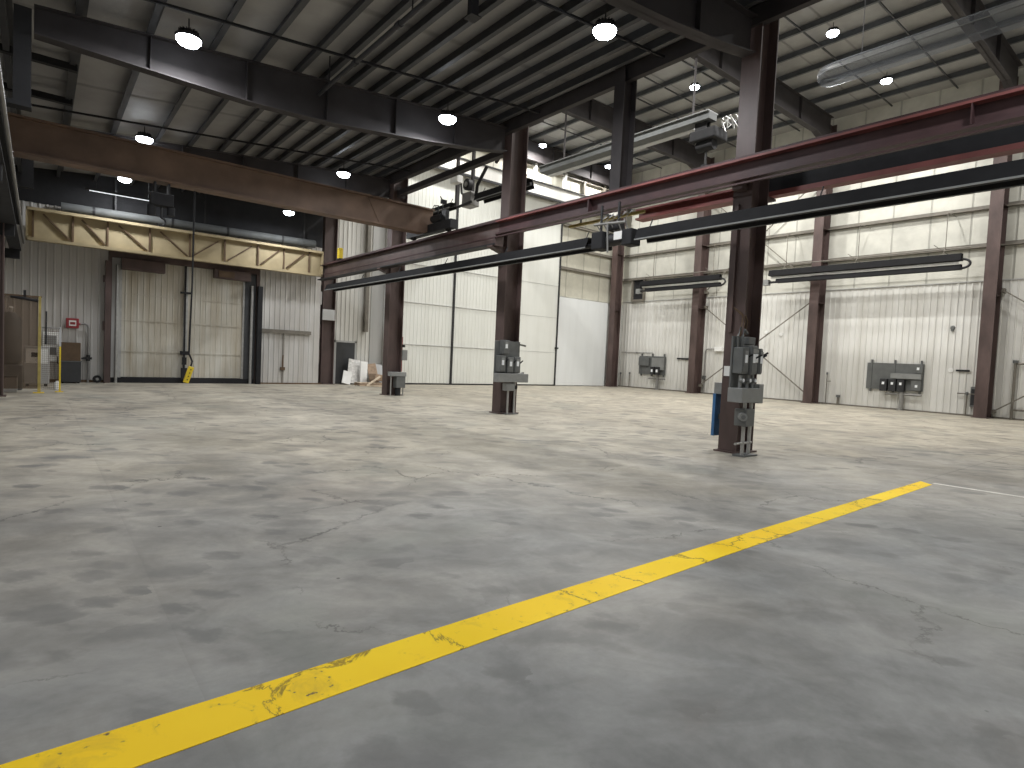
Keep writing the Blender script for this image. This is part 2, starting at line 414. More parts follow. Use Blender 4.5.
# right wall: ribbed liner below, faced insulation above, girts
wr = MB(); ribbed(wr, YF, YB, 0, 5.92, XW, 'y', -1, pitch=0.26, rib=0.04, depth=0.028); wr = struct(wr.build('wall_right', 'liner'))
MB().box(XW-0.02, XW+0.08, YF, YB, 5.92, ZR+0.4).build('insulation', 'insul_y', wr)
for z in (7.36, 9.0, 10.6, 12.2):
    MB().prism([(XW-0.02, YF, z), (XW-0.24, YF, z), (XW-0.24, YF, z+0.06), (XW-0.2, YF, z+0.02), (XW-0.04, YF, z+0.02), (XW-0.04, YF, z+0.2), (XW-0.02, YF, z+0.2)], (0, YB-YF-0.02, 0)).build('girt', 'girt', wr)
MB().box(XW-0.05, XW, YF, YB, 0, 0.07).build('base_angle', 'girt', wr)
MB().box(XW-0.06, XW-0.02, YF, YB, 5.9, 5.94).build('liner_cap', 'greypanel', wr)
# back wall of the right bay
wk = MB(); ribbed(wk, 10.16, 14.1, 0, 11.4, YB, pitch=0.22, rib=0.035, depth=0.03); wk.box(14.1, XW, YB, YB+0.08, 5.75, ZR+0.4); wk.box(10.16, 14.1, YB, YB+0.08, 11.4, ZR+0.4); wk.box(14.1, XW, YB+0.02, YB+0.08, 0, 5.75)
wk = struct(wk.build('wall_back_right', 'liner'))
MB().box(25.75, XW, YB-0.03, YB, 5.75, 11.4).box(10.9, XW, YB-0.03, YB, 12.35, ZR+0.4).build('insulation', 'insul_x', wk)
for z in (7.45, 8.75, 10.2, 13.2, 13.9):
    x0 = 25.75 if z < 12 else 11
    MB().prism([(x0, YB-0.03, z), (x0, YB-0.26, z), (x0, YB-0.26, z+0.06), (x0, YB-0.05, z+0.02), (x0, YB-0.05, z+0.2), (x0, YB-0.03, z+0.2)], (XW-x0-0.3, 0, 0)).build('girt', 'girt', wk)
for x in (13.0, 17.6, 21.8, 23.2, 25.7, 27.4, 29.3):
    MB().box(x-0.08, x+0.08, YB-0.3, YB-0.03, 12.3, ZR).build('post', 'whiteplate' if x > 21 and x < 26 else 'girt', wk)
MB().box(12.95, 13.65, YB-0.05, YB-0.024, 0, 11.4).build('grey_panel', 'greypanel', wk)
MB().box(13.65, 14.05, YB-0.3, YB-0.024, 0, 11.4).build('white_post', 'board', wk)
MB().box(12.55, 12.72, YB-0.3, YB-0.024, 2.6, 11.3).build('grey_post', 'girt', wk)
# header above the sliding doors
MB().box(13.9, 30.6, YB-0.55, YB-0.03, 11.5, 12.2).build('door_header', 'liner', wk)
MB().box(13.9, 30.6, YB-0.62, YB-0.5, 11.38, 11.5).box(13.9, 30.6, YB-0.62, YB-0.45, 12.2, 12.27).build('header_track', 'darksteel', wk)

# ------------------------------------------------------------------ doors
# big double door in the left bay
d1 = MB(); d1.box(2.02, 2.14, YBL-0.12, YBL+0.15, 0, 4.95).box(7.3, 7.42, YBL-0.12, YBL+0.15, 0, 4.95).box(2.14, 7.3, YBL-0.12, YBL+0.15, 4.72, 4.95)
d1 = struct(d1.build('door_1', 'column'))
for x0, x1 in ((2.42, 4.62), (4.66, 6.85)):
    lf = MB(); ribbed(lf, x0, x1, 0.22, 4.72, YBL+0.1, pitch=0.2, rib=0.03, depth=0.014)
    lf = lf.build('door_leaf', 'door_left', d1)
    for z in (1.2, 2.4, 3.4): MB().box(x0+0.02, x1-0.02, YBL+0.075, YBL+0.09, z, z+0.035).build('seam', 'door_left', lf)
    MB().box(x0-0.02, x0+0.05, YBL+0.02, YBL+0.14, 0.2, 4.7).box(x1-0.05, x1+0.02, YBL+0.02, YBL+0.14, 0.2, 4.7).build('stile', 'steel', lf)
MB().box(2.14, 7.3, YBL-0.02, YBL+0.2, 0, 0.2).build('bottom_rail', 'black', d1)
MB().box(2.14, 2.42, YBL-0.02, YBL+0.2, 0.2, 4.72).build('side_filler', 'greypanel', d1)
MB().box(6.87, 7.3, YBL-0.02, YBL+0.2, 0.2, 4.72).build('side_filler', 'doordark', d1)
MB().box(1.92, 2.1, YBL-0.35, YBL-0.1, 0, 4.55).box(1.86, 1.92, YBL-0.3, YBL-0.12, 1.95, 2.3).box(1.86, 1.92, YBL-0.3, YBL-0.12, 3.75, 4.0).build('hinge_post', 'column', d1, split=True)
MB().tube([(2.3, YBL-0.15, 0), (2.3, YBL-0.15, 4.45)], 0.05).build('guide_pipe', 'steel', d1)
MB().box(7.32, 7.5, YBL-0.35, YBL-0.1, 0, 4.2).build('hinge_post', 'black', d1, split=True)
MB().tube([(7.12, YBL-0.15, 0), (7.12, YBL-0.15, 4.2)], 0.06).build('guide_pipe', 'steel', d1)
MB().box(2.42, 3.85, YBL-0.3, YBL-0.02, 4.3, 4.72).build('motor_box', 'column', d1, bevel=0.015)
MB().box(5.6, 7.02, YBL-0.3, YBL-0.02, 4.36, 4.74).build('motor_box', 'column', d1, bevel=0.015)
MB().box(5.75, 6.35, YBL-0.36, YBL-0.3, 4.42, 4.66).build('motor_cover', 'brace_brown', d1)
rod = MB(); rod.tube([(4.6, YBL-0.06, 0.05), (4.6, YBL-0.06, 4.7)], 0.035).box(4.42, 4.78, YBL-0.12, YBL-0.03, 3.6, 3.68).box(4.45, 4.76, YBL-0.16, YBL-0.02, 1.15, 1.3).box(4.5, 4.7, YBL-0.16, YBL-0.02, 0.15, 0.62).box(4.53, 4.68, YBL-0.14, YBL-0.02, 0.75, 1.05)
rod.build('lock_rod', 'black', d1)
# double leaf door right of it
d2 = MB(); d2.box(8.48, 8.52, YBL-0.045, YBL-0.022, 0, 2.3); d2 = struct(d2.build('door_2', 'girt'))
MB().box(7.56, 9.72, YBL-0.12, YBL-0.022, 2.26, 2.42).build('cross_bar', 'girt', d2)
MB().tube([(8.5, YBL-0.08, 0.62), (8.5, YBL-0.08, 1.3)], 0.03).box(8.4, 8.6, YBL-0.1, YBL-0.03, 0.62, 0.76).build('latch', 'brace_brown', d2)
# tall sliding doors
d3 = MB().box(14.05, 25.75, YB-0.12, YB-0.02, 0, 0.06); d3 = struct(d3.build('door_3', 'darksteel'))
for i, (x0, x1, sm) in enumerate(((14.1, 17.76, 0), (17.86, 21.85, 0), (21.95, 25.62, 1))):
    lf = MB()
    if sm: lf.box(x0, x1, YB-0.14, YB-0.03, 0.08, 11.4)
    else: ribbed(lf, x0, x1, 0.08, 11.4, YB-0.1, pitch=0.22, rib=0.03, depth=0.014, back=0.07)
    lf = lf.build('door_leaf', 'leaf', d3)
    for z in (2.1, 4.3, 6.3, 8.2):
        MB().box(x0, x1, YB-0.15, YB-0.1, z, z+0.02).build('seam', 'greypanel', lf)
    MB().box(x1-0.01, x1+0.09, YB-0.2, YB-0.03, 0.05, 11.4).build('edge_strip', 'darksteel', lf)
MB().box(25.5, 25.75, YB-0.28, YB-0.2, 2.35, 2.45).build('door_handle', 'black', d3)
# low smooth door in the back corner
d4 = struct(MB().box(25.76, 30.36, YB-0.13, YB-0.03, 0.04, 5.68).build('door_4', 'smooth'))
# dark service door beside the boards
d5 = struct(MB().box(11.2, 12.15, YB-0.09, YB-0.01, 0, 2.02).build('door_5', 'doordark'))
MB().box(11.1, 11.2, YB-0.1, YB-0.01, 0, 2.1).box(12.15, 12.25, YB-0.1, YB-0.01, 0, 2.1).box(11.1, 12.25, YB-0.1, YB-0.01, 2.02, 2.1).build('door_frame', 'greypanel', d5)
MB().tube([(12.03, YB-0.16, 0.98), (12.03, YB-0.09, 0.98)], 0.03).build('door_handle', 'steel', d5)

# ------------------------------------------------------------------ ceilings
x0, x1 = XL, 10.35
cl = MB().prism([(x0, YF, zl(x0)+0.24), (x1, YF, zl(x1)+0.24), (x1, YF, zl(x1)+0.34), (x0, YF, zl(x0)+0.34)], (0, YBL-YF+0.1, 0))
cl = struct(cl.build('ceiling_left', 'roof'))
xs = [-0.5, 0.55, 1.62, 2.7]
while xs[-1] < 9.9: xs.append(xs[-1] + (0.86 if xs[-1] < 4.4 else 0.6))
for x in xs:
    z = zl(x)
    MB().prism([(x-0.09, YF, z), (x+0.012, YF, z), (x+0.012, YF, z+0.215), (x+0.1, YF, z+0.215), (x+0.1, YF, z+0.235), (x-0.008, YF, z+0.235), (x-0.008, YF, z+0.02), (x-0.09, YF, z+0.02)], (0, YBL-YF, 0)).build('purlin', 'purlin', cl)
# eave strut on the column line
MB().box(10.22, 10.36, YF, YBL, 7.95, 8.3).build('eave_strut', 'rafter', cl)
for y, xa in ((15.8, -0.1), (18.1, -0.1)):
    MB().box(XL+0.1, 0.6, y-0.07, y+0.07, zl(0)-0.06, zl(0)+0.08).build('strut', 'black', cl)
for y in (1.2, 4.4, 8.0, 11.95, 18.9, 23.4):
    MB().bar((XL+0.2, y, zl(XL)-0.0), (10.2, y, zl(10.2)-0.0), 0.045).build('sag_rod', 'black', cl)

cr = struct(MB().box(XC-0.3, XW+0.1, YF, YB+0.1, ZR+0.26, ZR+0.36).build('ceiling_right', 'roof_right'))
x = 11.3
while x < XW-0.4:
    MB().prism([(x-0.09, YF, ZR), (x+0.012, YF, ZR), (x+0.012, YF, ZR+0.23), (x+0.1, YF, ZR+0.23), (x+0.1, YF, ZR+0.25), (x-0.008, YF, ZR+0.25), (x-0.008, YF, ZR+0.02), (x-0.09, YF, ZR+0.02)], (0, YB-YF, 0)).build('purlin', 'purlin_r', cr)
    x += 1.6
for y in (2.2, 4.0, 8.6, 11.2, 15.6, 17.6, 19.2, 22.6, 24.6):
    MB().bar((11, y, ZR+0.06), (XW-0.2, y, ZR+0.06), 0.05).build('sag_rod', 'purlin', cr)

# ------------------------------------------------------------------ columns
def hcol(mb, xc, yc, dx, dy, z0, z1, tf=0.03, tw=0.02):
    mb.box(xc-dx/2, xc-dx/2+tf, yc-dy/2, yc+dy/2, z0, z1).box(xc+dx/2-tf, xc+dx/2, yc-dy/2, yc+dy/2, z0, z1)
    mb.box(xc-dx/2+tf, xc+dx/2-tf, yc-tw/2, yc+tw/2, z0, z1)
    return mb
def column(xc, yc, dx, dy, h, label, group, stiff=()):
    t = thing('steel_column', label, 'column', (xc, yc, 0), group)
    hcol(MB(), xc, yc, dx, dy, 0.03, h).build('shaft', 'column', t)
    MB().box(xc-dx/2-0.06, xc+dx/2+0.06, yc-dy/2-0.06, yc+dy/2+0.06, 0, 0.03).build('base_plate', 'column', t)
    bl = MB()
    for sx in (-1, 1):
        for sy in (-1, 1):
            bl.tube([(xc+sx*(dx/2-0.1), yc+sy*0.13, 0.03), (xc+sx*(dx/2-0.1), yc+sy*0.13, 0.09)], 0.02, 8)
    bl.build('anchor_bolts', 'darksteel', t)
    for z in stiff:
        MB().box(xc-dx/2+0.03, xc+dx/2-0.03, yc-dy/2+0.02, yc+dy/2-0.02, z, z+0.025).build('stiffener', 'column', t, split=True)
    return t
GC = 'brown steel columns on the crane runway line'
cols = []
for y, lab in zip(YC, ('brown steel column standing nearest, with the blue sheet and the largest switchgear cluster',
                        'brown steel column with grey switchgear and trough, in front of the tall sliding doors',
                        'brown steel column with the low grey transformer box, beside the heap of scrap boards',
                        'brown steel column against the back wall between the yellow girder and the dark service door')):
    t = column(XC + (0.1 if y == YC[1] else 0.03), y, 0.6, 0.38, ZR-0.25, lab, GC)
    xcol = XC + (0.1 if y == YC[1] else 0.03); cols.append(t)
    # corbels that carry the two runway beams
    if y > 7: MB().prism([(xcol-0.30, y-0.12, 4.77), (XC-0.68, y-0.12, 4.77), (XC-0.68, y-0.12, 4.72), (xcol-0.30, y-0.12, 4.58)], (0, 0.24, 0)).build('corbel', 'column', t)
    else: MB().prism([(xcol+0.30, y-0.12, 4.98), (XC+0.76, y-0.12, 4.98), (XC+0.76, y-0.12, 4.94), (xcol+0.30, y-0.12, 4.84)], (0, 0.24, 0)).build('corbel', 'column', t)
# extra steel seen on single columns
MB().box(XC-0.33, XC-0.275, YC[0]+0.03, YC[0]+0.1, 2.3, 4.7).build('cable_channel', 'column', cols[0])
MB().box(XC-0.29, XC-0.268, YC[0]+0.0, YC[0]+0.15, 1.46, 1.65).build('notice_plate', 'whiteplate', cols[0])['label'] = 'small white notice plate'
cb = MB()
for k in range(3):
    dx = 0.05 * k
    cb.tube([(XC-0.25+dx, YC[0]-0.12, 2.15), (XC-0.36+dx*2, YC[0]-0.2, 2.4+0.05*k), (XC-0.3+dx, YC[0]-0.18, 2.6), (XC-0.40, YC[0]-0.04, 2.75)], 0.015, 6)
cb.build('cable', 'brace_brown', cols[0])
MB().box(XC-0.42, XC-0.33, YC[3]-0.2, YC[3]+0.1, 3.7, 4.3).box(XC-0.30, XC+0.28, YC[3]-0.27, YC[3]-0.195, 3.0, 3.5).build('bracket_box', 'greypanel', cols[3], bevel=0.01)
MB().box(XC-0.55, XC-0.33, YC[3]-0.12, YC[3]+0.12, 1.0, 1.6).box(XC-0.5, XC-0.33, YC[3]-0.12, YC[3]+0.12, 2.1, 2.8).build('side_bracket', 'column', cols[3])

# conduit drops on column three
# wall columns of the right bay
GW = 'brown wall columns along the right wall'
for y, lab in ((6.75, 'brown wall column nearest the right edge of the photo, on the right wall'),
               (13.95, 'brown wall column on the right wall, left of the long grey switch board'),
               (21.0, 'brown wall column on the right wall, beside the smaller grey switch board'),
               (27.0, 'brown corner column where the back wall meets the right wall')):
    column(XW-0.5 if y < 27 else 30.7, y, 0.8 if y < 27 else 0.66, 0.46, ZR-0.1, lab, GW, (5.2, 9.0))
# left wall columns
for y, lab in ((13.4, 'dark column on the left wall under the near roof beam'),
               (20.4, 'dark column on the left wall behind the travelling crane')):
    t = column(XL+0.3, y, 0.5, 0.3, zl(XL)-0.3, lab, 'dark columns on the left wall')
    t.children[0].data.materials[0] = M['black']
    MB().box(-0.37, -0.13, y-0.07, y+0.07, 5.6, 7.2).build('upper_shaft', 'black', t)
    MB().box(-0.98, -0.12, y-0.13, y+0.13, 5.52, 5.6).build('cap_plate', 'black', t)

# hanger post between frames
t = thing('hanger_post', 'dark steel post hanging from the roof edge onto the red runway beam', 'post', (XC-0.1, 9.1, 5.5))
hcol(MB(), XC-0.25, 9.1, 0.42, 0.3, 5.5, 8.25, 0.02, 0.015).build('shaft', 'rafter', t)
MB().box(XC-0.5, XC, 8.92, 9.28, 5.47, 5.5).build('foot_plate', 'rafter', t)

# ------------------------------------------------------------------ rafters
def rafter(y, pts_bot, pts_top, label, grp, fw=0.26, mat='rafter'):
    """tapered plate girder in the plane y, bottom and top chords as lists of (x,z)"""
    t = thing('roof_beam', label, 'roof beam', (pts_bot[0][0], y, pts_bot[0][1]), grp)
    poly = [(x, y-0.01, z) for x, z in pts_bot] + [(x, y-0.01, z) for x, z in reversed(pts_top)]
    MB().prism(poly, (0, 0.02, 0)).build('web', mat, t)
    for nm, pts, s in (('bottom_flange', pts_bot, 1), ('top_flange', pts_top, -1)):
        poly = [(x, y-fw/2, z) for x, z in pts] + [(x, y-fw/2, z + s*0.025) for x, z in reversed(pts)]
        MB().prism(poly, (0, fw, 0)).build(nm, mat, t)
    st = MB()
    n = 6
    for i in range(1, n):
        x = pts_bot[0][0] + (pts_bot[-1][0]-pts_bot[0][0]) * i / n
        def zi(pts):
            for (xa, za), (xb, zb) in zip(pts, pts[1:]):
                if xa <= x <= xb: return za + (zb-za)*(x-xa)/(xb-xa)
        st.box(x-0.008, x+0.008, y-fw/2+0.02, y+fw/2-0.02, zi(pts_bot)+0.025, zi(pts_top)-0.025)
    st.build('stiffeners', mat, t)
    return t
GL = 'dark tapered roof beams of the low left bay'
bot = [(-0.1, 6.78), (3.4, 6.70), (5.2, 6.77), (7.8, 7.04), (9.4, 7.27), (10.2, 7.42)]
top = [(-0.1, zl(-0.1)), (10.2, zl(10.2))]
for y, lab in ((YC[0], 'dark roof beam of the low roof that meets the nearest column'),
               (13.4, 'dark roof beam of the low roof running from the left wall to the switchgear column'),
               (20.4, 'dark roof beam of the low roof, mostly behind the brown travelling crane')):
    rafter(y, bot, top, lab, GL)
GR = 'roof beams of the high right bay'
botr = [(XC+0.35, 13.1), (13.5, 13.4), (29.4, 13.4), (XW-0.92, 12.9)]
topr = [(XC+0.35, ZR), (XW-0.92, ZR)]
for y, lab in ((6.4, 'high roof beam nearest the right edge, over the first wall column'),
               (13.7, 'high roof beam ending at the wall column left of the long grey switch board'),
               (27.1, 'high roof beam against the back wall over the sliding doors'),
               (20.8, 'high roof beam farther back, seen between the hanging post and the nearest column')):
    rafter(y, botr, topr, lab, GR, 0.3, 'rafter')

# ------------------------------------------------------------------ crane runways
def ibeam_y(t, xc, y0, y1, z0, z1, w, mats, tf=0.04, tw=0.03):
    MB().box(xc-w/2, xc+w/2, y0, y1, z1-tf, z1).build('top_flange', mats[0], t)
    MB().box(xc-w/2, xc+w/2, y0, y1, z0, z0+tf).build('bottom_flange', mats[2], t)
    MB().box(xc-tw/2, xc+tw/2, y0, y1, z0+tf, z1-tf).build('web', mats[1], t)
t = thing('crane_runway_beam', 'long dark red crane runway beam in front of the brown columns', 'runway beam', (10.05, YF, 4.77))
ibeam_y(t, 10.04, YF+0.5, 13.25, 5.04, 5.42, 0.32, ('bright_red', 'rail_red', 'rail_red'))
ibeam_y(t, 10.04, 13.25, 26.6, 4.77, 5.42, 0.32, ('rail_red', 'column', 'darksteel'))
MB().box(9.9, 10.18, 13.22, 13.26, 4.74, 5.1).build('step_plate', 'column', t)
MB().box(10.0, 10.08, YF+0.5, 26.4, 5.42, 5.50).build('crane_rail', 'rail_red', t)
MB().box(9.86, 9.90, YF+0.5, 26.5, 4.95, 4.98).build('conductor_bar', 'rail_red', t)
for y in (2.5, 9.7):
    MB().box(9.89, 10.025, y-0.01, y+0.01, 5.09, 5.38).build('stiffener', 'rail_red', t)
for y in YC[:1]:
    MB().box(10.08, 10.28, y-0.1, y+0.1, 4.94, 5.04).build('seat_block', 'column', t)
t = thing('crane_runway_beam', 'brighter red crane runway beam on the far side of the brown columns', 'runway beam', (11.1, YF, 5.16))
ibeam_y(t, 11.14, YF+0.5, 6.3, 4.98, 5.7, 0.22, ('bright_red', 'black', 'bright_red'), 0.09)  # the web's shade is put into its black colour
ibeam_y(t, 11.14, 6.3, 9.2, 5.02, 5.27, 0.3, ('bright_red', 'bright_red', 'bright_red'))
t = thing('conductor_rail', 'thin dull yellow rail under the red runway beam by the heater burner cluster', 'rail', (10.6, 10.3, 5.0))
MB().box(10.56, 10.62, 8.6, 11.0, 5.02, 5.08).build('rail', 'yellow_dull', t)
for y in (9.0, 10.6): MB().box(10.575, 10.605, y-0.02, y+0.02, 5.08, 5.4).build('bracket', 'darksteel', t)
MB().box(10.1, 10.62, 8.96, 9.04, 5.4, 5.44).box(10.1, 10.62, 10.56, 10.64, 5.4, 5.44).build('arm', 'darksteel', t, split=True)
t = thing('crane_runway_beam', 'black crane runway beam along the left wall', 'runway beam', (-0.62, YF, 4.3))
ibeam_y(t, -0.62, YF+0.5, 26.3, 4.5, 5.42, 0.3, ('black', 'black', 'black'))
MB().box(-0.66, -0.58, YF+0.5, 26.2, 5.42, 5.50).build('crane_rail', 'darksteel', t)
MB().tube([(-0.4, YF+0.5, 4.75), (-0.4, 26.0, 4.75)], 0.035, 8).tube([(-0.42, YF+0.5, 4.9), (-0.42, 26.0, 4.9)], 0.02, 8).build('conduit', 'pipe_grey', t)
for y in (13.4, 20.4, 26.0):
    MB().box(-0.98, -0.5, y-0.12, y+0.12, 4.2, 4.5).build('corbel', 'black', t)

# ------------------------------------------------------------------ travelling crane of the left bay
t = thing('bridge_crane', 'brown travelling bridge crane spanning the left bay below the roof', 'crane', (4.6, 17.1, 5.5))
MB().box(-0.55, 10.1, 16.99, 17.03, 5.62, 6.34).box(-0.55, 10.1, 17.22, 17.26, 5.62, 6.34).build('girder', 'bridge', t)
MB().box(-0.6, 10.12, 16.9, 17.34, 6.34, 6.39).build('top_flange', 'bridge', t)
MB().box(-0.6, 9.8, 16.9, 17.34, 5.57, 5.62).build('bottom_flange', 'bridge', t)
MB().prism([(8.2, 16.985, 5.6), (8.7, 16.985, 5.6), (8.3, 16.985, 6.3), (7.8, 16.985, 6.3)], (0, -0.012, 0)).build('patch_plate', 'bridge', t)
for xx, s in ((-0.62, 1), (10.04, -1)):
    e = MB().box(xx-0.13, xx+0.13, 15.6, 18.4, 5.59, 5.86).build('end_truck', 'darksteel' if s < 0 else 'black', t)
    for y in (15.9, 18.1):
        MB().tube([(xx-0.05, y, 5.62), (xx+0.05, y, 5.62)], 0.115, 16).build('wheel', 'darksteel', e)
# drive motor cluster at the right end
md = MB().tube([(10.0, 16.2, 6.02), (10.0, 16.8, 6.02)], 0.12, 14).box(9.94, 10.07, 15.95, 16.2, 5.86, 6.2)
md.build('drive_motor', 'darksteel', t)
MB().tube([(9.98, 16.2, 5.9), (9.98, 16.2, 6.5), (9.9, 16.25, 6.65)], 0.02, 8).tube([(10.05, 16.6, 5.86), (10.05, 16.6, 6.45), (10.1, 16.9, 6.5)], 0.02, 8).box(9.9, 10.1, 16.16, 16.22, 6.42, 6.55).build('collector_arm', 'black', t)
# hoist
h = MB().box(2.12, 2.62, 17.0, 17.3, 5.0, 5.3).build('hoist', 'black', t, bevel=0.02)
MB().box(2.2, 2.24, 17.02, 17.3, 5.3, 5.56).box(2.5, 2.54, 17.02, 17.3, 5.3, 5.56).build('trolley_plate', 'darksteel', h, split=True)
MB().tube([(2.16, 17.15, 5.0), (2.16, 17.15, 4.75)], 0.09, 12).tube([(2.58, 17.15, 5.0), (2.58, 17.15, 4.8)], 0.09, 12).build('chain_bag', 'black', h, split=True)
hk = [(2.37, 17.15, 5.0), (2.37, 17.15, 4.72)] + [(2.37 + 0.1*math.sin(a), 17.15, 4.62 + 0.1*math.cos(a)) for a in [0.2+0.45*i for i in range(10)]]
MB().tube(hk, 0.025, 8).build('hook', 'darksteel', h)
# pendant control on its cable
t = thing('pendant_control', 'yellow pendant control hanging on a long cable in front of the big door', 'crane control', (3.06, 17.12, 0.62))
MB().tube([(3.10, 17.12, 5.53), (3.09, 17.12, 3.2), (3.05, 17.12, 1.35), (3.13, 17.12, 1.15), (3.10, 17.12, 1.02)], 0.022, 8).build('cable', 'black', t)
R = Matrix.Rotation(math.radians(17), 3, 'Y')
MB().cbox((3.05, 17.12, 0.80), 0.13, 0.1, 0.44, R).build('body', 'yellow', t, bevel=0.02)
pb = MB()
for k in range(4):
    c = Vector((3.05, 17.06, 0.80)) + R @ Vector((0, 0, 0.14-0.09*k)); pb.tube([c, c + Vector((0, -0.018, 0))], 0.014, 8)
pb.build('push_button', 'black', t, split=True)

# ------------------------------------------------------------------ yellow girder above the door
yg = 26.3
t = thing('wall_girder', 'cream yellow braced girder across the back wall above the big door', 'girder', (4.8, yg, 4.95))
MB().box(-0.35, 9.9, yg, yg+0.04, 5.0, 6.0).build('web_plate', 'cream', t)
MB().box(-0.35, 9.92, yg-0.2, yg+0.06, 5.92, 6.02).build('top_chord', 'cream', t)
MB().box(-0.35, 9.92, yg-0.2, yg+0.06, 4.9, 5.0).build('bottom_chord', 'cream', t)
px = [-0.17, 0.93, 1.95, 3.27, 4.63, 5.9, 7.19, 8.26, 9.36]
for i, x in enumerate(px):
    MB().box(x-0.03, x+0.03, yg-0.07, yg, 5.0, 5.92).build('post', 'brace_brown', t)
for i in range(len(px)-1):
    a, b = px[i], px[i+1]; w = (b-a)
    if i < 4: MB().bar((a+0.25*w, yg-0.04, 5.85), (b-0.06*w, yg-0.04, 5.06), 0.05).build('diagonal', 'brace_brown', t)
    else: MB().bar((a+0.10*w, yg-0.04, 5.1), (b-0.2*w, yg-0.04, 5.8), 0.05).build('diagonal', 'brace_brown', t)
MB().box(-0.36, -0.32, yg-0.2, yg+0.06, 4.9, 6.02).box(9.9, 9.94, yg-0.2, yg+0.06, 4.9, 6.02).build('end_plate', 'cream', t, split=True)
# duct above the girder
t = thing('air_duct', 'grey round duct lying above the cream yellow girder', 'duct', (6, 26.5, 6.05))
MB().tube([(0.6, 26.55, 6.24), (9.7, 26.55, 6.36)], 0.17, 20).build('pipe', 'duct', t)
for x in (1.5, 4.0, 6.0, 8.2): MB().tube([(x, 26.55, 6.235+0.0132*x), (x+0.08, 26.55, 6.235+0.0132*x)], 0.18, 20).build('band', 'darksteel', t)
for x in (2.2, 5.2, 9.2): MB().box(x-0.03, x+0.03, 26.53, 26.57, 6.4, zl(x)+0.1).build('hanger', 'darksteel', t, split=True)
# strip light in the dark under the far roof
t = thing('strip_light', 'dim narrow fluorescent strip light in the dark above the girder', 'light', (2.45, 24.6, 6.6))
MB().box(1.2, 3.3, 24.56, 24.66, 6.62, 6.68).build('housing', 'darksteel', t)
MB().tube([(1.3, 24.6, 6.60), (3.2, 24.6, 6.60)], 0.015, 10).build('tube', 'tube', t)
MB().bar((1.5, 24.6, 6.7), (1.5, 24.6, 7.42), 0.015).bar((3.0, 24.6, 6.7), (3.0, 24.6, 7.52), 0.015).build('hanger', 'darksteel', t, split=True)

# ------------------------------------------------------------------ lamps
def add_light(parent, loc, power, col, r=0.2):
    l = bpy.data.lights.new('lamp_light', 'AREA'); l.shape = 'DISK'; l.size = r*2; l.energy = power; l.color = col
    ob = bpy.data.objects.new('lamp_light', l); COL.objects.link(ob); ob.parent = parent; ob.location = loc
    return ob
def make_lamp(label, group):
    t = thing('high_bay_lamp', label, 'ceiling lamp', (0, 0, 0), group)
    MB().tube([(0,0,0.05), (0,0,0.09), (0,0,0.13), (0,0,0.2)], [0.22, 0.23, 0.17, 0.11], 24).build('housing', 'darksteel', t)
    fn = MB()
    for k in range(16):
        a = 2*PI*k/16; fn.bar((0.08*math.cos(a), 0.08*math.sin(a), 0.16), (0.17*math.cos(a), 0.17*math.sin(a), 0.16), 0.008, 0.08)
    fn.build('cooling_fins', 'darksteel', t)
    MB().tube([(0,0,0.05), (0,0,0.01), (0,0,-0.04), (0,0,-0.07), (0,0,-0.08)], [0.21, 0.205, 0.165, 0.09, 0.02], 24).build('lens', 'lamp', t)
    MB().tube([(0,0,0.2), (0,0,0.42)], 0.012, 8).build('hanger', 'darksteel', t, split=True)
    return t
proto = {}
def lamp(x, y, z, label, group, power, col, pw=1.0):
    if group not in proto:
        o = make_lamp(label, group); proto[group] = o
    else:
        s = proto[group]; o = s.copy(); COL.objects.link(o); o['label'] = label
        for ch in s.children:
            if ch.type == 'MESH':
                c = ch.copy(); COL.objects.link(c); c.parent = o
    o.location = (x, y, z)
    add_light(o, (0, 0, -0.1), power * pw, col)
    return o
LG = 'LED high bay lamps under the low left roof'
PL, PR = 150, 560
CL, CR = (0.96, 0.98, 1.0), (1.0, 0.985, 0.95)
for x, y, lab in ((2.1, 12.45, 'round LED lamp by the big dark roof beam, above the left part of the bay'),
                  (7.7, 12.45, 'round LED lamp by the big dark roof beam, near its right end'),
                  (2.3, 19.9, 'round LED lamp just above the brown travelling crane, on its left half'),
                  (7.95, 19.3, 'round LED lamp just above the brown travelling crane, on its right half'),
                  (2.35, 25.3, 'small round LED lamp seen under the travelling crane beside the strip light'),
                  (7.95, 24.8, 'small round LED lamp seen under the travelling crane on the right'),
                  (7.85, 7.5, 'largest round LED lamp, under the ribbed low roof at top centre'),
                  (2.2, 7.0, 'round LED lamp under the low roof, beyond the top left of the photo'),
                  (2.2, 0.8, 'added unseen LED lamp over the photographer'),  # this lamp and the next two are unseen, added to light the near floor
                  (7.9, 0.8, 'added unseen LED lamp over the yellow stripe'),
                  (5.0, -4.6, 'added unseen LED lamp behind the photographer')):
    lamp(x, y, (7.05 if 12 < y < 13 else 6.85 if y == 24.8 else 7.23) + 0.035*x, lab, LG, PL, CL, 0.72 if y < 3 else 0.75 if y > 24 else 1.0)
LG2 = 'LED high bay lamps under the high right roof'
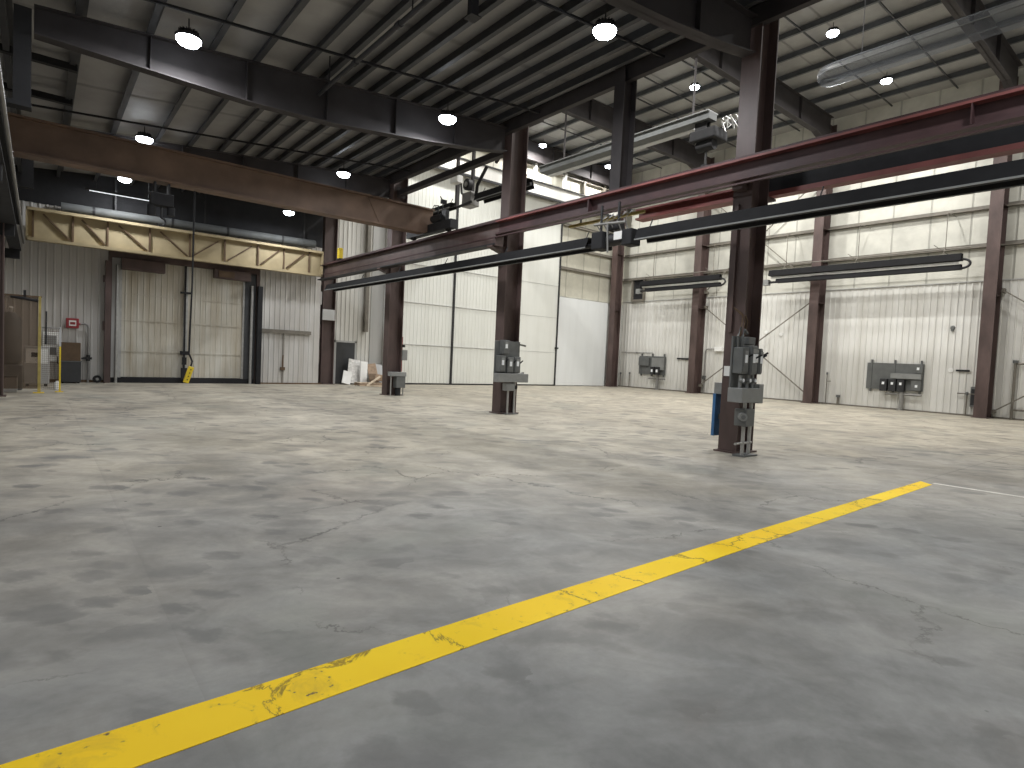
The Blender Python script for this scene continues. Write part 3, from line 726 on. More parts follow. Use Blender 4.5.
for x, y, lab in ((22.75, 26.2, 'bright LED lamp under the high roof, just right of the switchgear column'),
                  (22.7, 16.0, 'bright LED lamp under the high roof, left of the nearest column'),
                  (22.6, 10.1, 'bright LED lamp under the high roof, highest one right of the nearest column'),
                  (27.85, 10.1, 'bright LED lamp under the high roof, lower one right of the nearest column'),
                  (28.1, 25.9, 'bright LED lamp under the high roof, beside the foot of the hanging post'),
                  (28.0, 16.6, 'LED lamp under the high roof hidden behind the nearest column'),
                  (16.6, 10.1, 'LED lamp under the high roof over the column side, near'),
                  (16.6, 16.0, 'LED lamp under the high roof over the column side, middle'),
                  (16.6, 25.2, 'LED lamp under the high roof over the column side, far'),
                  (22.6, 2.5, 'LED lamp under the high roof beyond the top edge of the photo'),
                  (28.0, 2.5, 'LED lamp under the high roof beyond the right edge of the photo')):
    lamp(x, y, 14.05, lab, LG2, PR, CR, 0.65 if y < 3 else 0.75 if y > 25 else 1.0)

# ------------------------------------------------------------------ tube heaters
def hood_heater(x, y0, y1, z, label, group, s=1.0, burner=0):
    t = thing('tube_heater', label, 'heater', (x, (y0+y1)/2, z), group)
    w, hh = 0.22*s, 0.24*s
    out = [(x-w, y0, z), (x-w*0.55, y0, z+hh), (x+w*0.55, y0, z+hh), (x+w, y0, z), (x+w-0.015, y0, z), (x+w*0.5, y0, z+hh-0.015), (x-w*0.5, y0, z+hh-0.015), (x-w+0.015, y0, z)]
    MB().prism(out, (0, y1-y0, 0)).build('hood', 'heat_body', t)
    MB().tube([(x, y0-0.1, z+0.07), (x, y1+0.1, z+0.07)], 0.05*s, 12).build('tube', 'darksteel', t)
    MB().box(x-w-0.004, x-w+0.012, y0, y1, z-0.015, z+0.012).box(x+w-0.012, x+w+0.004, y0, y1, z-0.015, z+0.012).build('hood_lip', 'elec_light', t)
    n = max(2, int((y1-y0)/3))
    for k in range(n+1):
        y = y0 + 0.2 + (y1-y0-0.4)*k/n
        MB().tube([(x, y, z+hh), (x+0.1, y, z+hh+0.2)], 0.012, 6).build('hanger', 'darksteel', t, split=True)
    return t
GH = 'long hooded tube heaters hung under the red runway beam'
hood_heater(9.78, 9.4, 24.9, 4.18, 'long black hooded tube heater under the runway, on the left running to the back wall', GH)
hood_heater(9.78, YF+1, 8.0, 4.18, 'long black hooded tube heater under the runway, crossing in front of the nearest column', GH)
# burner cluster between the two
t = thing('heater_burner', 'cluster of burner boxes, pipes and white tag between the two black tube heaters', 'burner', (9.85, 8.7, 4.1))
MB().box(9.62, 9.98, 8.95, 9.28, 4.12, 4.5).build('burner_box', 'black', t, bevel=0.02)
MB().box(9.64, 9.96, 8.15, 8.42, 4.12, 4.46).build('burner_box', 'black', t, bevel=0.02)
MB().tube([(9.8, 8.5, 4.3), (9.8, 8.9, 4.3)], 0.13, 14).build('blower', 'darksteel', t)
MB().box(9.6, 9.615, 8.38, 8.6, 4.25, 4.42).build('tag', 'whiteplate', t)
gp = MB()
for k in range(5):
    y = 8.3 + 0.2*k
    gp.tube([(9.7+0.03*k, y, 4.45), (9.66, y+0.08, 4.68), (9.74+0.02*k, y-0.05, 4.85), (9.9, y+0.02, 4.9)], 0.018, 6)
gp.tube([(9.62, 8.3, 4.6), (9.62, 9.2, 4.66)], 0.03, 8).tube([(9.6, 8.75, 4.0), (9.6, 8.8, 4.65)], 0.02, 8)
gp.build('gas_pipe', 'pipe_grey', t)
MB().box(9.70, 9.9, 8.55, 8.9, 4.5, 4.66).build('valve', 'darksteel', t, bevel=0.02)
MB().box(9.74, 9.78, 8.6, 8.64, 4.66, 5.1).box(9.74, 9.78, 9.1, 9.14, 4.5, 5.1).build('hanger', 'darksteel', t, split=True)

def u_heater(y0, y1, z, label, group, burner_left):
    """two parallel tubes under a pair of reflectors, U-bend at the near end"""
    xh = 30.35
    t = thing('tube_heater', label, 'heater', (xh, (y0+y1)/2, z), group)
    for i, (za, zb, w) in enumerate(((0.0, 0.22, 0.15), (0.38, 0.68, 0.18))):
        MB().prism([(xh-w, y0, z+za), (xh-w*0.6, y0, z+zb), (xh+w*0.6, y0, z+zb), (xh+w, y0, z+za), (xh+w-0.015, y0, z+za), (xh+w*0.55, y0, z+zb-0.015), (xh-w*0.55, y0, z+zb-0.015), (xh-w+0.015, y0, z+za)], (0, y1-y0 - (0.4 if i == 0 else 0), 0)).build('reflector', 'heat_body', t)
        MB().tube([(xh, y0, z+za+0.06), (xh, y1, z+za+0.06)], 0.06, 12).build('tube', 'darksteel', t)
    pts = [(xh, y0 - 0.30*math.sin(a), z+0.25-0.19*math.cos(a)) for a in [PI*i/10 for i in range(11)]]
    MB().tube(pts, 0.05, 10).build('u_bend', 'darksteel', t)
    MB().box(xh-0.02, xh+0.02, y0+0.1, y1-0.1, z+0.25, z+0.35).build('shield', 'heat_refl', t)
    if burner_left:
        MB().box(xh-0.15, xh+0.15, y1, y1+0.3, z-0.1, z+0.2).build('burner_box', 'elec_light', t)
    n = int((y1-y0)/3.3)
    for k in range(n+1):
        y = y0+0.7+(y1-y0-1.4)*k/n
        MB().bar((xh, y, z+0.68), (xh+0.35, y, z+1.1), 0.02).bar((xh, y+0.35, z+1.15), (xh+0.4, y-0.1, z+0.75), 0.02).bar((xh+0.3, y, z+1.0), (xh+0.3, y, z+2.55), 0.025).bar((xh+0.3, y, z+2.55), (XW-0.1, y, z+2.6), 0.025).build('hanger', 'girt', t, split=True)
    MB().tube([(xh+0.3, y0-0.2, z+0.98), (xh+0.3, y1, z+0.98)], 0.025, 8).build('gas_pipe', 'girt', t)
    return t
GU = 'double tube heaters hung along the right wall'
u_heater(18.9, 24.6, 6.3, 'double tube heater hung on the right wall, the shorter far one', GU, True)
u_heater(7.6, 16.0, 6.24, 'double tube heater hung on the right wall, the longer near one with a U bend', GU, True)

t = thing('cross_beam', 'dark steel strut between the second and third columns just under the low roof edge', 'beam', (10.6, 17, 7.55))
MB().box(10.5, 10.7, 13.66, 20.2, 7.55, 7.74).build('strut', 'rafter', t)
MB().box(10.42, 10.78, 13.645, 13.66, 7.45, 7.84).box(10.42, 10.78, 20.2, 20.208, 7.45, 7.84).build('end_plate', 'rafter', t, split=True)
# heaters high behind the column line with a hoist cluster between them
GH2 = 'short hooded heaters high behind the runway'
hood_heater(12.0, 18.75, 21.8, 7.12, 'short hooded heater high up right of the travelling crane end, farther one', GH2, 0.8)
hood_heater(12.0, 14.4, 17.1, 7.05, 'short hooded heater high up beside the switchgear column, nearer one', GH2, 1.1)
t = thing('unit_heater', 'grey fan unit with pipes hanging between the two short heaters', 'fan unit', (12.0, 17.6, 7.0))
MB().box(11.8, 12.2, 17.35, 17.9, 6.95, 7.45).build('casing', 'pipe_grey', t, bevel=0.03)
MB().tube([(11.78, 17.62, 7.72), (11.95, 17.62, 7.72)], 0.2, 20).build('fan', 'darksteel', t)
MB().tube([(11.75, 17.62, 7.72), (11.79, 17.62, 7.72)], 0.09, 14).build('fan_hub', 'steel', t)
MB().tube([(12.0, 17.3, 7.3), (11.9, 17.1, 7.6), (11.95, 16.9, 7.9), (12.0, 16.7, 8.2)], 0.06, 10).tube([(12.1, 17.9, 7.3), (12.0, 18.2, 7.55), (12.0, 18.3, 8.0)], 0.04, 8).tube([(11.8, 17.3, 7.05), (11.8, 18.2, 7.0)], 0.05, 8).build('pipe', 'darksteel', t)
MB().box(11.96, 12.06, 18.5, 18.6, 7.15, 9.0).box(11.96, 12.06, 17.5, 17.6, 7.45, 9.0).build('hanger', 'rafter', t, split=True)
MB().box(11.7, 11.95, 18.1, 18.55, 7.9, 8.15).build('lamp_box', 'whiteplate', t)
t = thing('cross_beam', 'dark high strut from which the two short heaters hang', 'beam', (11.9, 16, 8.95))
MB().box(11.85, 12.15, 14.0, 26.9, 9.0, 9.3).build('strut', 'rafter', t)
MB().bar((12, 15.2, 9.0), (12, 16.2, 8.2), 0.08).build('knee', 'rafter', t)

# ------------------------------------------------------------------ high roof equipment
t = thing('duct_beam', 'grey box beam hung lengthwise under the high roof beams', 'beam', (19.5, 17.5, 10.9))
MB().box(19.3, 19.8, 12.9, 22.4, 10.88, 11.14).build('box', 'duct', t)
MB().box(19.22, 19.88, 12.9, 22.4, 11.14, 11.18).build('flange', 'elec', t)
MB().box(19.8, 20.1, 13.9, 22.4, 10.86, 10.90).build('ledge', 'board_grey', t)
for y in (13.7, 20.8): MB().box(19.4, 19.46, y-0.03, y+0.03, 11.18, 13.41).build('hanger', 'rafter', t)
t = thing('hoist_trolley', 'dark hoist trolley hanging from the grey box beam left of the nearest column', 'hoist', (19.8, 13.4, 9.9))
MB().box(19.4, 20.3, 12.7, 13.8, 10.2, 10.6).build('motor', 'black', t, bevel=0.05)
MB().tube([(19.75, 12.9, 10.05), (19.75, 13.6, 10.05)], 0.21, 18).build('drum', 'black', t)
for x in (19.46, 19.66): MB().box(x, x+0.05, 13.1, 13.6, 10.58, 10.88).build('hanger_plate', 'black', t)
MB().tube([(19.75, 13.25, 9.85), (19.75, 13.25, 9.3)], 0.04, 10).build('hoist_chain', 'darksteel', t)
MB().box(19.6, 19.9, 13.15, 13.35, 9.05, 9.32).build('hook_block', 'black', t)
for k in range(7):
    a = k*0.9
    MB().tube([(20.1+0.12*math.cos(a)*k*0.3, 11.7+0.18*k, 11.0), (20.3+0.25*math.sin(a), 11.6+0.2*k, 10.65+0.08*math.cos(a)), (20.45, 11.85+0.17*k, 10.8+0.2*math.sin(a*2)), (20.2+0.17*math.cos(a), 12.0+0.17*k, 11.08)], 0.03, 6).build('festoon_cable', 'steel', t)
# lattice joist
t = thing('lattice_joist', 'open web steel joist with zigzag bars under the high roof', 'joist', (19.5, 15, 13.6))
MB().box(19.22, 19.30, 13.9, 20.6, 14.41, 14.495).build('top_chord', 'rafter', t)
MB().box(19.22, 19.30, 14.3, 20.2, 13.6, 13.66).build('bottom_chord', 'rafter', t)
z = MB(); y = 14.3; up = True
while y < 20.1:
    z.bar((19.26, y, 13.64 if up else 14.38), (19.26, y+0.42, 14.38 if up else 13.64), 0.035); y += 0.42; up = not up
z.build('web_bars', 'rafter', t)
# clear sleeve duct with rounded end
t = thing('sleeve_duct', 'long clear plastic sleeve with a rounded end under the high roof at right', 'duct', (18.7, 5, 10.3))
rr = [(0.03, 0), (0.15, 0.04), (0.26, 0.13), (0.32, 0.28), (0.335, 0.48)]
pts = [(18.72, 8.72-d, 10.68) for _, d in rr] + [(18.72, y, 10.68) for y in (7, 5, 3, 0, -4)]
MB().tube(pts, [q for q, _ in rr] + [0.335]*5, 20).build('sleeve', 'sheet', t)
for dx, dz in ((0, 0.35), (-0.35, 0), (0.35, 0)):
    MB().tube([(18.72+dx*0.6, 8.6, 10.68+dz*0.6), (18.72+dx, 8.3, 10.68+dz), (18.72+dx, -4, 10.68+dz)], 0.018, 8).build('support_wire', 'duct', t)
for y in (7.5, 3.5, -1.0): MB().bar((18.72, y, 11.03), (18.72, y, 14.5), 0.015).build('hanger', 'darksteel', t)

# pipe along the low roof
t = thing('roof_pipe', 'thin dark pipe running lengthwise under the low roof', 'pipe', (4.8, 9, 7.25))
MB().tube([(4.8, YF+0.5, 7.27), (4.8, 13.2, 7.27)], 0.045, 10).build('pipe', 'darksteel', t)
for y in (-3, 1.0, 5.0, 9.0, 12.6): MB().bar((4.8, y, 7.3), (4.8, y, zl(4.8)+0.22), 0.02).build('hanger', 'darksteel', t, split=True)
for y in (9.4, 11.2): MB().tube([(4.8, y, 7.27), (4.8, y+0.14, 7.27)], 0.06, 10).build('coupling', 'darksteel', t)
t = thing('roof_stub', 'short dark box section hanging from the low roof at the top edge', 'bracket', (5.75, 8.6, 7.3))
MB().box(5.68, 5.82, 8.55, 8.68, 7.42, zl(5.75)+0.24).build('stub', 'darksteel', t)
MB().box(5.64, 5.86, 8.5, 8.73, 7.40, 7.42).build('end_plate', 'darksteel', t, split=True)

# ------------------------------------------------------------------ switchgear on the columns
def disconnect(t, x0, x1, y, z0, z1, d=0.16, lever=True, side='y'):
    """fused switch with door, handle and white pilot plate; front faces -Y"""
    b = MB().box(x0, x1, y-d, y, z0, z1).build('switch_box', 'elec', t, bevel=0.012)
    MB().box(x0+0.02, x1-0.02, y-d-0.015, y-d, z0+0.03, z1-0.03).build('switch_door', 'elec', b, bevel=0.006)
    xm = (x0+x1)/2
    MB().box(xm-0.045, xm+0.035, y-d-0.024, y-d-0.015, z0+(z1-z0)*0.42, z0+(z1-z0)*0.72).build('pilot_plate', 'lensw', b)
    MB().box(xm-0.05, xm+0.05, y-d-0.022, y-d-0.015, z1-0.13, z1-0.06).build('name_plate', 'elec_light', b)
    if lever: MB().bar((x1+0.01, y-d*0.5, z0+0.25), (x1+0.035, y-d-0.06, z0+0.36), 0.025).build('lever', 'black', b)
    return b
# nearest column
yf = YC[0] - 0.22
t = thing('switchgear', 'large grey switchgear cluster with trough on the nearest brown column', 'electrical switchgear', (10.2, yf, 0.0))
MB().box(9.84, 10.60, yf-0.03, yf, 1.25, 2.2).build('backboard', 'elec', t)
MB().box(9.76, 10.40, yf-0.32, yf-0.03, 1.0, 1.26).build('trough', 'elec_light', t, bevel=0.01)
MB().box(10.40, 10.56, yf-0.29, yf-0.03, 0.98, 1.34).build('trough_end', 'elec_light', t, bevel=0.01)
disconnect(t, 9.86, 10.06, yf-0.03, 1.52, 2.0, 0.2)
disconnect(t, 10.08, 10.24, yf-0.03, 1.50, 2.04, 0.24)
disconnect(t, 10.26, 10.38, yf-0.03, 1.52, 2.04, 0.2)
disconnect(t, 10.40, 10.52, yf-0.03, 1.52, 2.0, 0.22)
MB().bar((10.54, yf-0.16, 1.82), (10.62, yf-0.30, 1.93), 0.035).build('handle', 'black', t)
MB().box(10.12, 10.36, yf-0.18, yf-0.03, 2.06, 2.2).build('junction_box', 'elec', t, bevel=0.01)
for x in (9.94, 10.18, 10.36):
    MB().tube([(x, yf-0.16, 1.26), (x, yf-0.16, 1.5)], 0.03, 10).build('gland', 'elec_light', t)
    MB().tube([(x-0.01, yf-0.17, 1.40), (x-0.01, yf-0.23, 1.40)], 0.045, 12).build('gauge', 'elec_light', t)
    MB().tube([(x-0.01, yf-0.23, 1.40), (x-0.01, yf-0.24, 1.40)], 0.03, 12).build('gauge_face', 'lensw', t)
MB().tube([(10.02, yf-0.12, 2.02), (10.0, yf-0.12, 2.2), (10.07, yf-0.12, 2.32), (10.16, yf-0.12, 2.26)], 0.028, 10).build('conduit_loop', 'elec', t)
MB().tube([(9.9, yf-0.1, 2.0), (9.88, yf-0.1, 2.2), (10.0, yf-0.08, 2.36)], 0.02, 8).build('conduit_loop', 'elec', t)
MB().box(9.98, 10.28, yf-0.30, yf-0.06, 0.56, 0.88).build('transformer_box', 'elec', t, bevel=0.015)
MB().tube([(10.0, yf-0.2, 0.74), (9.88, yf-0.3, 0.74)], 0.075, 14).build('horn', 'elec_light', t)
MB().tube([(9.88, yf-0.3, 0.74), (9.867, yf-0.31, 0.74)], 0.04, 14).build('horn_mouth', 'elec', t)
for x in (10.12, 10.34): MB().tube([(x, yf-0.18, 0.02), (x, yf-0.18, 1.0)], 0.034, 10).build('stand_pipe', 'steel', t)
MB().tube([(9.86, yf-0.18, 0.24), (10.42, yf-0.18, 0.24)], 0.022, 8).build('cross_pipe', 'steel', t)
MB().box(10.0, 10.46, yf-0.30, yf-0.06, 0.0, 0.03).build('stand_foot', 'elec', t)

t = thing('blue_sheet', 'narrow blue panel with a grey box on top, behind the nearest column', 'panel', (10.5, YC[0]+0.3, 0.27))
MB().box(10.37, 10.9, YC[0]+0.36, YC[0]+0.42, 0.27, 1.1).build('panel', 'blue', t)
MB().box(10.40, 10.7, YC[0]+0.24, YC[0]+0.42, 1.1, 1.32).build('box', 'elec_light', t)
MB().box(10.5, 10.6, YC[0]+0.191, YC[0]+0.36, 0.6, 0.7).build('bracket', 'elec', t)

# second column
yf = YC[1] - 0.24
t = thing('switchgear', 'grey switchgear board with four switches and a trough on the second column', 'electrical switchgear', (10.5, yf, 0.0))
MB().box(10.02, 10.93, yf-0.03, yf, 1.18, 2.1).build('backboard', 'elec', t, bevel=0.006)
MB().box(10.0, 11.10, yf-0.27, yf-0.03, 0.93, 1.18).build('trough', 'elec_light', t, bevel=0.01)
disconnect(t, 10.06, 10.28, yf-0.03, 1.22, 1.68, 0.19)
disconnect(t, 10.35, 10.57, yf-0.03, 1.20, 1.64, 0.19)
disconnect(t, 10.62, 10.84, yf-0.03, 1.20, 1.66, 0.17)
disconnect(t, 10.18, 10.40, yf-0.03, 1.72, 2.12, 0.17, False)
for za, zb, xe in ((2.02, 1.99, 11.15), (1.16, 1.2, 11.12)):
    MB().bar((10.93, yf-0.02, za), (xe, yf-0.02, zb), 0.045).build('side_strut', 'elec', t)
MB().box(10.34, 10.66, yf-0.22, yf-0.03, 0.68, 0.9).build('transformer_box', 'elec_light', t, bevel=0.015)
MB().tube([(10.66, yf-0.12, 0.78), (10.76, yf-0.2, 0.78)], 0.05, 12).build('horn', 'black', t)
for x in (10.5, 10.74): MB().tube([(x, yf-0.1, 0.02), (x, yf-0.1, 0.93 if x > 10.6 else 0.7)], 0.032, 10).build('stand_pipe', 'steel', t)
MB().box(10.4, 10.84, yf-0.18, yf-0.02, 0.0, 0.025).build('stand_foot', 'elec', t)
# third column
yf = YC[2] - 0.24
t = thing('transformer', 'low grey transformer box with a shelf at the foot of the third column', 'electrical box', (10.6, yf, 0))
MB().box(10.28, 10.92, yf-0.3, yf, 0.74, 0.9).build('shelf', 'elec_light', t, bevel=0.01)
MB().box(10.52, 10.9, yf-0.28, yf-0.02, 0.30, 0.74).build('cabinet', 'elec', t, bevel=0.015)
MB().tube([(10.66, yf-0.14, 0.0), (10.66, yf-0.14, 0.3)], 0.11, 14).build('stand', 'black', t)
MB().tube([(10.36, yf-0.14, 0.0), (10.36, yf-0.14, 0.74)], 0.025, 8).tube([(10.88, yf-0.14, 0.0), (10.88, yf-0.14, 0.74)], 0.025, 8).build('leg', 'steel', t, split=True)
t = thing('conduit_drop', 'thin conduit with small switch boxes up the side of the third column', 'conduit', (10.93, 20.38, 0.9))
MB().tube([(10.93, 20.3, 0.9), (10.93, 20.3, 2.25)], 0.022, 8).build('pipe', 'red', t)
MB().box(10.9, 11.12, 20.2, 20.38, 1.35, 1.75).build('switch_box', 'elec_light', t, bevel=0.01)
MB().box(10.9, 11.0, 20.2, 20.38, 1.85, 1.95).build('clamp', 'black', t)

# ------------------------------------------------------------------ right wall equipment
def board(y0, y1, z0, z1, label, pipe_y, n):
    xb = XW - 0.05
    t = thing('switch_board', label, 'electrical board', (xb, (y0+y1)/2, 0), 'grey switch boards on the right wall')
    MB().box(xb-0.06, xb-0.02, y0, y1, z0, z1).build('backboard', 'elec', t)
    for y in (y0+0.12, (y0+y1)/2, y1-0.2):
        MB().box(xb-0.09, xb+0.02, y-0.03, y+0.03, z0-0.12, z1+0.16).build('strut', 'elec', t)
    return t, xb
t, xb = board(9.1, 11.5, 0.95, 2.22, 'long grey switch board on the right wall near the longer tube heater', 9.9, 3)
MB().box(xb-0.26, xb-0.06, 9.15, 10.4, 1.5, 1.75).build('trough', 'elec_light', t, bevel=0.01)
MB().box(xb-0.2, xb-0.06, 9.15, 9.55, 0.98, 1.48).build('switch_box', 'elec', t, bevel=0.01)
MB().box(xb-0.2, xb-0.06, 9.12, 9.42, 1.78, 2.2).build('switch_box', 'elec', t, bevel=0.01)
for y in (9.95, 10.3, 10.68):
    b = MB().box(xb-0.28, xb-0.06, y-0.15, y+0.15, 0.88, 1.46).build('switch_box', 'darksteel', t, bevel=0.015)
    MB().box(xb-0.29, xb-0.28, y-0.05, y+0.05, 1.2, 1.32).build('pilot_plate', 'lensw', b)
for z, y in ((2.0, 9.3), (1.18, 9.33)): MB().box(xb-0.21, xb-0.2, y-0.05, y+0.05, z-0.06, z+0.06).build('pilot_plate', 'lensw', t)
MB().tube([(xb-0.16, 9.9, 0.02), (xb-0.16, 9.9, 0.9)], 0.1, 12).tube([(xb-0.16, 10.6, 0.76), (xb-0.16, 9.1, 0.76)], 0.05, 10).build('stand_pipe', 'pipe_grey', t, split=True)
MB().tube([(xb-0.16, 9.9, 0), (xb-0.16, 9.9, 0.03)], 0.17, 14).build('stand_foot', 'pipe_grey', t)
t, xb = board(23.5, 25.65, 0.98, 2.2, 'smaller grey switch board on the right wall near the back corner', 24.0, 3)
MB().box(xb-0.2, xb-0.06, 23.55, 24.5, 1.3, 2.1).build('switch_box', 'elec_light', t, bevel=0.01)
MB().box(xb-0.2, xb-0.06, 24.75, 25.6, 1.55, 2.1).build('switch_box', 'elec', t, bevel=0.01)
for y in (23.95, 24.35):
    b = MB().box(xb-0.34, xb-0.2, y-0.15, y+0.15, 0.98, 1.5).build('switch_box', 'darksteel', t, bevel=0.015)
    MB().box(xb-0.35, xb-0.34, y-0.07, y+0.07, 1.15, 1.33).build('pilot_plate', 'lensw', b)
MB().tube([(xb-0.16, 24.0, 0.02), (xb-0.16, 24.0, 0.98)], 0.09, 12).tube([(xb-0.16, 24.7, 0.72), (xb-0.16, 23.4, 0.72)], 0.05, 10).build('stand_pipe', 'pipe_grey', t, split=True)
MB().tube([(xb-0.16, 24.0, 0), (xb-0.16, 24.0, 0.03)], 0.16, 14).build('stand_foot', 'pipe_grey', t)

# vent louvre
t = thing('wall_vent', 'dark square fan vent high in the back corner of the right wall', 'vent', (XW-0.02, 26.05, 5.95))
MB().box(XW-0.2, XW-0.02, 25.5, 25.62, 5.9, 7.5).box(XW-0.2, XW-0.02, 26.5, 26.62, 5.9, 7.5).box(XW-0.2, XW-0.02, 25.62, 26.5, 5.9, 6.05).box(XW-0.2, XW-0.02, 25.62, 26.5, 7.36, 7.5).build('frame', 'girt', t)
MB().box(XW-0.06, XW-0.025, 25.62, 26.5, 6.05, 7.36).build('backing', 'black', t)
fb = MB()
for k in range(4):
    a = k*PI/2 + 0.4
    fb.prism([(XW-0.1, 26.06, 6.7), (XW-0.1, 26.06+0.38*math.cos(a-0.25), 6.7+0.38*math.sin(a-0.25)), (XW-0.14, 26.06+0.38*math.cos(a+0.25), 6.7+0.38*math.sin(a+0.25))], (-0.01, 0, 0))
fb.build('fan_blade', 'darksteel', t)

# X bracing rods
GB = 'brace rods between the wall columns of the right wall'
for a, b, lab in (((20.7, 5.3), (14.26, 0.43), 'brace rod on the right wall falling toward the long grey board, behind the nearest column'),
                  ((20.7, 0.5), (14.26, 5.35), 'brace rod on the right wall rising toward the long grey board, behind the nearest column'),
                  ((20.7, 6.2), (14.26, 11.8), 'high brace rod on the right wall rising behind the runway'),
                  ((20.7, 11.8), (14.26, 6.2), 'high brace rod on the right wall falling behind the runway'),
                  ((6.42, 5.45), (-0.4, 0.4), 'brace rod on the right wall at the right edge, upper one'),
                  ((6.42, 0.3), (-0.4, 5.4), 'brace rod on the right wall at the right edge, lower one')):
    t = thing('brace_rod', lab, 'brace', (XW-0.3, a[0], min(a[1], b[1])), GB)
    xr = XW - (0.30 if b[1] < a[1] else 0.38)
    MB().bar((xr, a[0], a[1]), (xr, b[0], b[1]), 0.05).build('rod', 'girt', t)
    MB().box(xr-0.04, XW-0.03, a[0]-0.05, a[0]+0.05, a[1]-0.08, a[1]+0.08).box(xr-0.04, XW-0.03, b[0]-0.05, b[0]+0.05, b[1]-0.08, b[1]+0.08).build('lug', 'girt', t, split=True)

# risers and small fittings on the right wall
def riser(y, h, label, arms=(), r=0.03):
    t = thing('pipe_riser', label, 'pipe', (XW-0.15, y, 0), 'short pipe risers along the right wall')
    MB().tube([(XW-0.15, y, 0), (XW-0.15, y, h)], r, 10).build('pipe', 'girt', t)
    for z, l in arms: MB().tube([(XW-0.15, y, z), (XW-0.15, y-l, z)], r*0.9, 10).build('arm', 'girt', t)
    MB().tube([(XW-0.15, y, h-0.12), (XW-0.15, y, h)], r*2, 12).build('valve', 'elec', t)
riser(27.2, 1.0, 'short pipe riser on the right wall tight in the back corner')
riser(26.4, 1.05, 'short pipe riser on the right wall between the corner riser and the smaller board')
riser(12.75, 0.52, 'stubby pipe riser on the right wall left of the long grey board', (), 0.05)
riser(13.35, 1.65, 'thin tall pipe riser on the right wall next to the second wall column', ((1.2, 0.2),), 0.022)
riser(7.42, 1.05, 'pipe riser with a side arm on the right wall beside the nearest wall column', ((0.98, -0.35), (0.98, 0.3)))
riser(5.85, 2.5, 'tall pipe riser on the right wall at the right edge of the photo', ((2.36, 0.3), (0.42, 1.6)), 0.05)
t = thing('wall_box', 'narrow dark grey box on the right wall beside the nearest wall column', 'box', (XW-0.1, 7.15, 0.4))
MB().box(XW-0.16, XW-0.02, 7.02, 7.3, 0.42, 1.3).build('box', 'elec', t, bevel=0.01)
MB().box(XW-0.165, XW-0.16, 7.05, 7.27, 0.5, 1.2).build('cover', 'darksteel', t)
t = thing('wall_bar', 'short black bar fixed on the right wall beside the nearest wall column', 'bracket', (XW-0.06, 7.65, 1.95))
MB().box(XW-0.1, XW-0.06, 7.4, 7.9, 1.95, 2.03).build('bar', 'black', t)
MB().box(XW-0.06, XW-0.02, 7.5, 7.55, 1.96, 2.02).box(XW-0.06, XW-0.02, 7.75, 7.8, 1.96, 2.02).build('standoff', 'black', t, split=True)
t = thing('wall_bar', 'short black bar fixed on the right wall above the smaller grey board', 'bracket', (XW-0.06, 22.2, 1.95))
MB().box(XW-0.1, XW-0.06, 21.75, 22.65, 2.05, 2.15).build('bar', 'black', t)
MB().box(XW-0.06, XW-0.02, 21.9, 21.95, 2.06, 2.14).box(XW-0.06, XW-0.02, 22.4, 22.45, 2.06, 2.14).build('standoff', 'black', t, split=True)
t = thing('wall_bell', 'small round fitting on the right wall above the long grey board', 'fitting', (XW-0.08, 8.15, 3.9))
MB().tube([(XW-0.02, 8.15, 3.9), (XW-0.1, 8.15, 3.9)], [0.1, 0.06], 14).build('bell', 'elec', t)
MB().box(XW-0.1, XW-0.02, 8.1, 8.2, 3.74, 3.82).build('bracket', 'elec', t)
for y, z, lab in ((16.84, 3.75, 'small white disc on the right wall above the crossing brace rods'),
                  (15.98, 3.63, 'small white disc on the right wall right of the other disc'),
                  (8.1, 2.0, 'pale disc patch on the right wall right of the long grey board')):
    t = thing('wall_disc', lab, 'fitting', (XW-0.05, y, z), 'small white discs on the right wall')
    MB().tube([(XW-0.03, y, z), (XW-0.06, y, z)], 0.1, 14).build('disc', 'whiteplate', t)
    MB().tube([(XW-0.06, y, z), (XW-0.07, y, z)], 0.03, 10).build('boss', 'whiteplate', t)
t = thing('wall_conduit', 'bent conduit with a small white box left of the nearest column, on the right wall', 'conduit', (XW-0.1, 20.3, 0))
MB().tube([(XW-0.1, 20.6, 0), (XW-0.1, 20.6, 2.6), (XW-0.1, 20.52, 2.72), (XW-0.1, 20.4, 2.75), (XW-0.1, 19.9, 2.75)], 0.03, 10).build('pipe', 'pipe_grey', t)
MB().box(XW-0.2, XW-0.03, 19.4, 19.95, 2.62, 2.88).build('box', 'whiteplate', t, bevel=0.01)
MB().box(XW-0.15, XW-0.05, 20.5, 20.7, 0.9, 1.1).build('clamp', 'elec', t)
t = thing('wall_conduit', 'thin horizontal conduit above the smaller grey board on the right wall', 'conduit', (XW-0.08, 25, 2.4))
MB().tube([(XW-0.06, 27.3, 2.42), (XW-0.06, 24.6, 2.42), (XW-0.06, 24.5, 2.3)], 0.022, 8).build('pipe', 'pipe_grey', t)
MB().box(XW-0.09, XW-0.02, 25.9, 26.0, 2.38, 2.46).build('clip', 'pipe_grey', t)

# yellow box seen on the back column above the runway
t = thing('end_stop', 'small yellow end stop on the far end of the red runway rail', 'end stop', (10.04, 24.5, 5.5))
MB().box(9.95, 10.13, 24.35, 24.6, 5.54, 6.0).build('block', 'yellow', t, bevel=0.04)
MB().box(9.93, 10.15, 24.3, 24.65, 5.503, 5.54).build('base', 'darksteel', t)

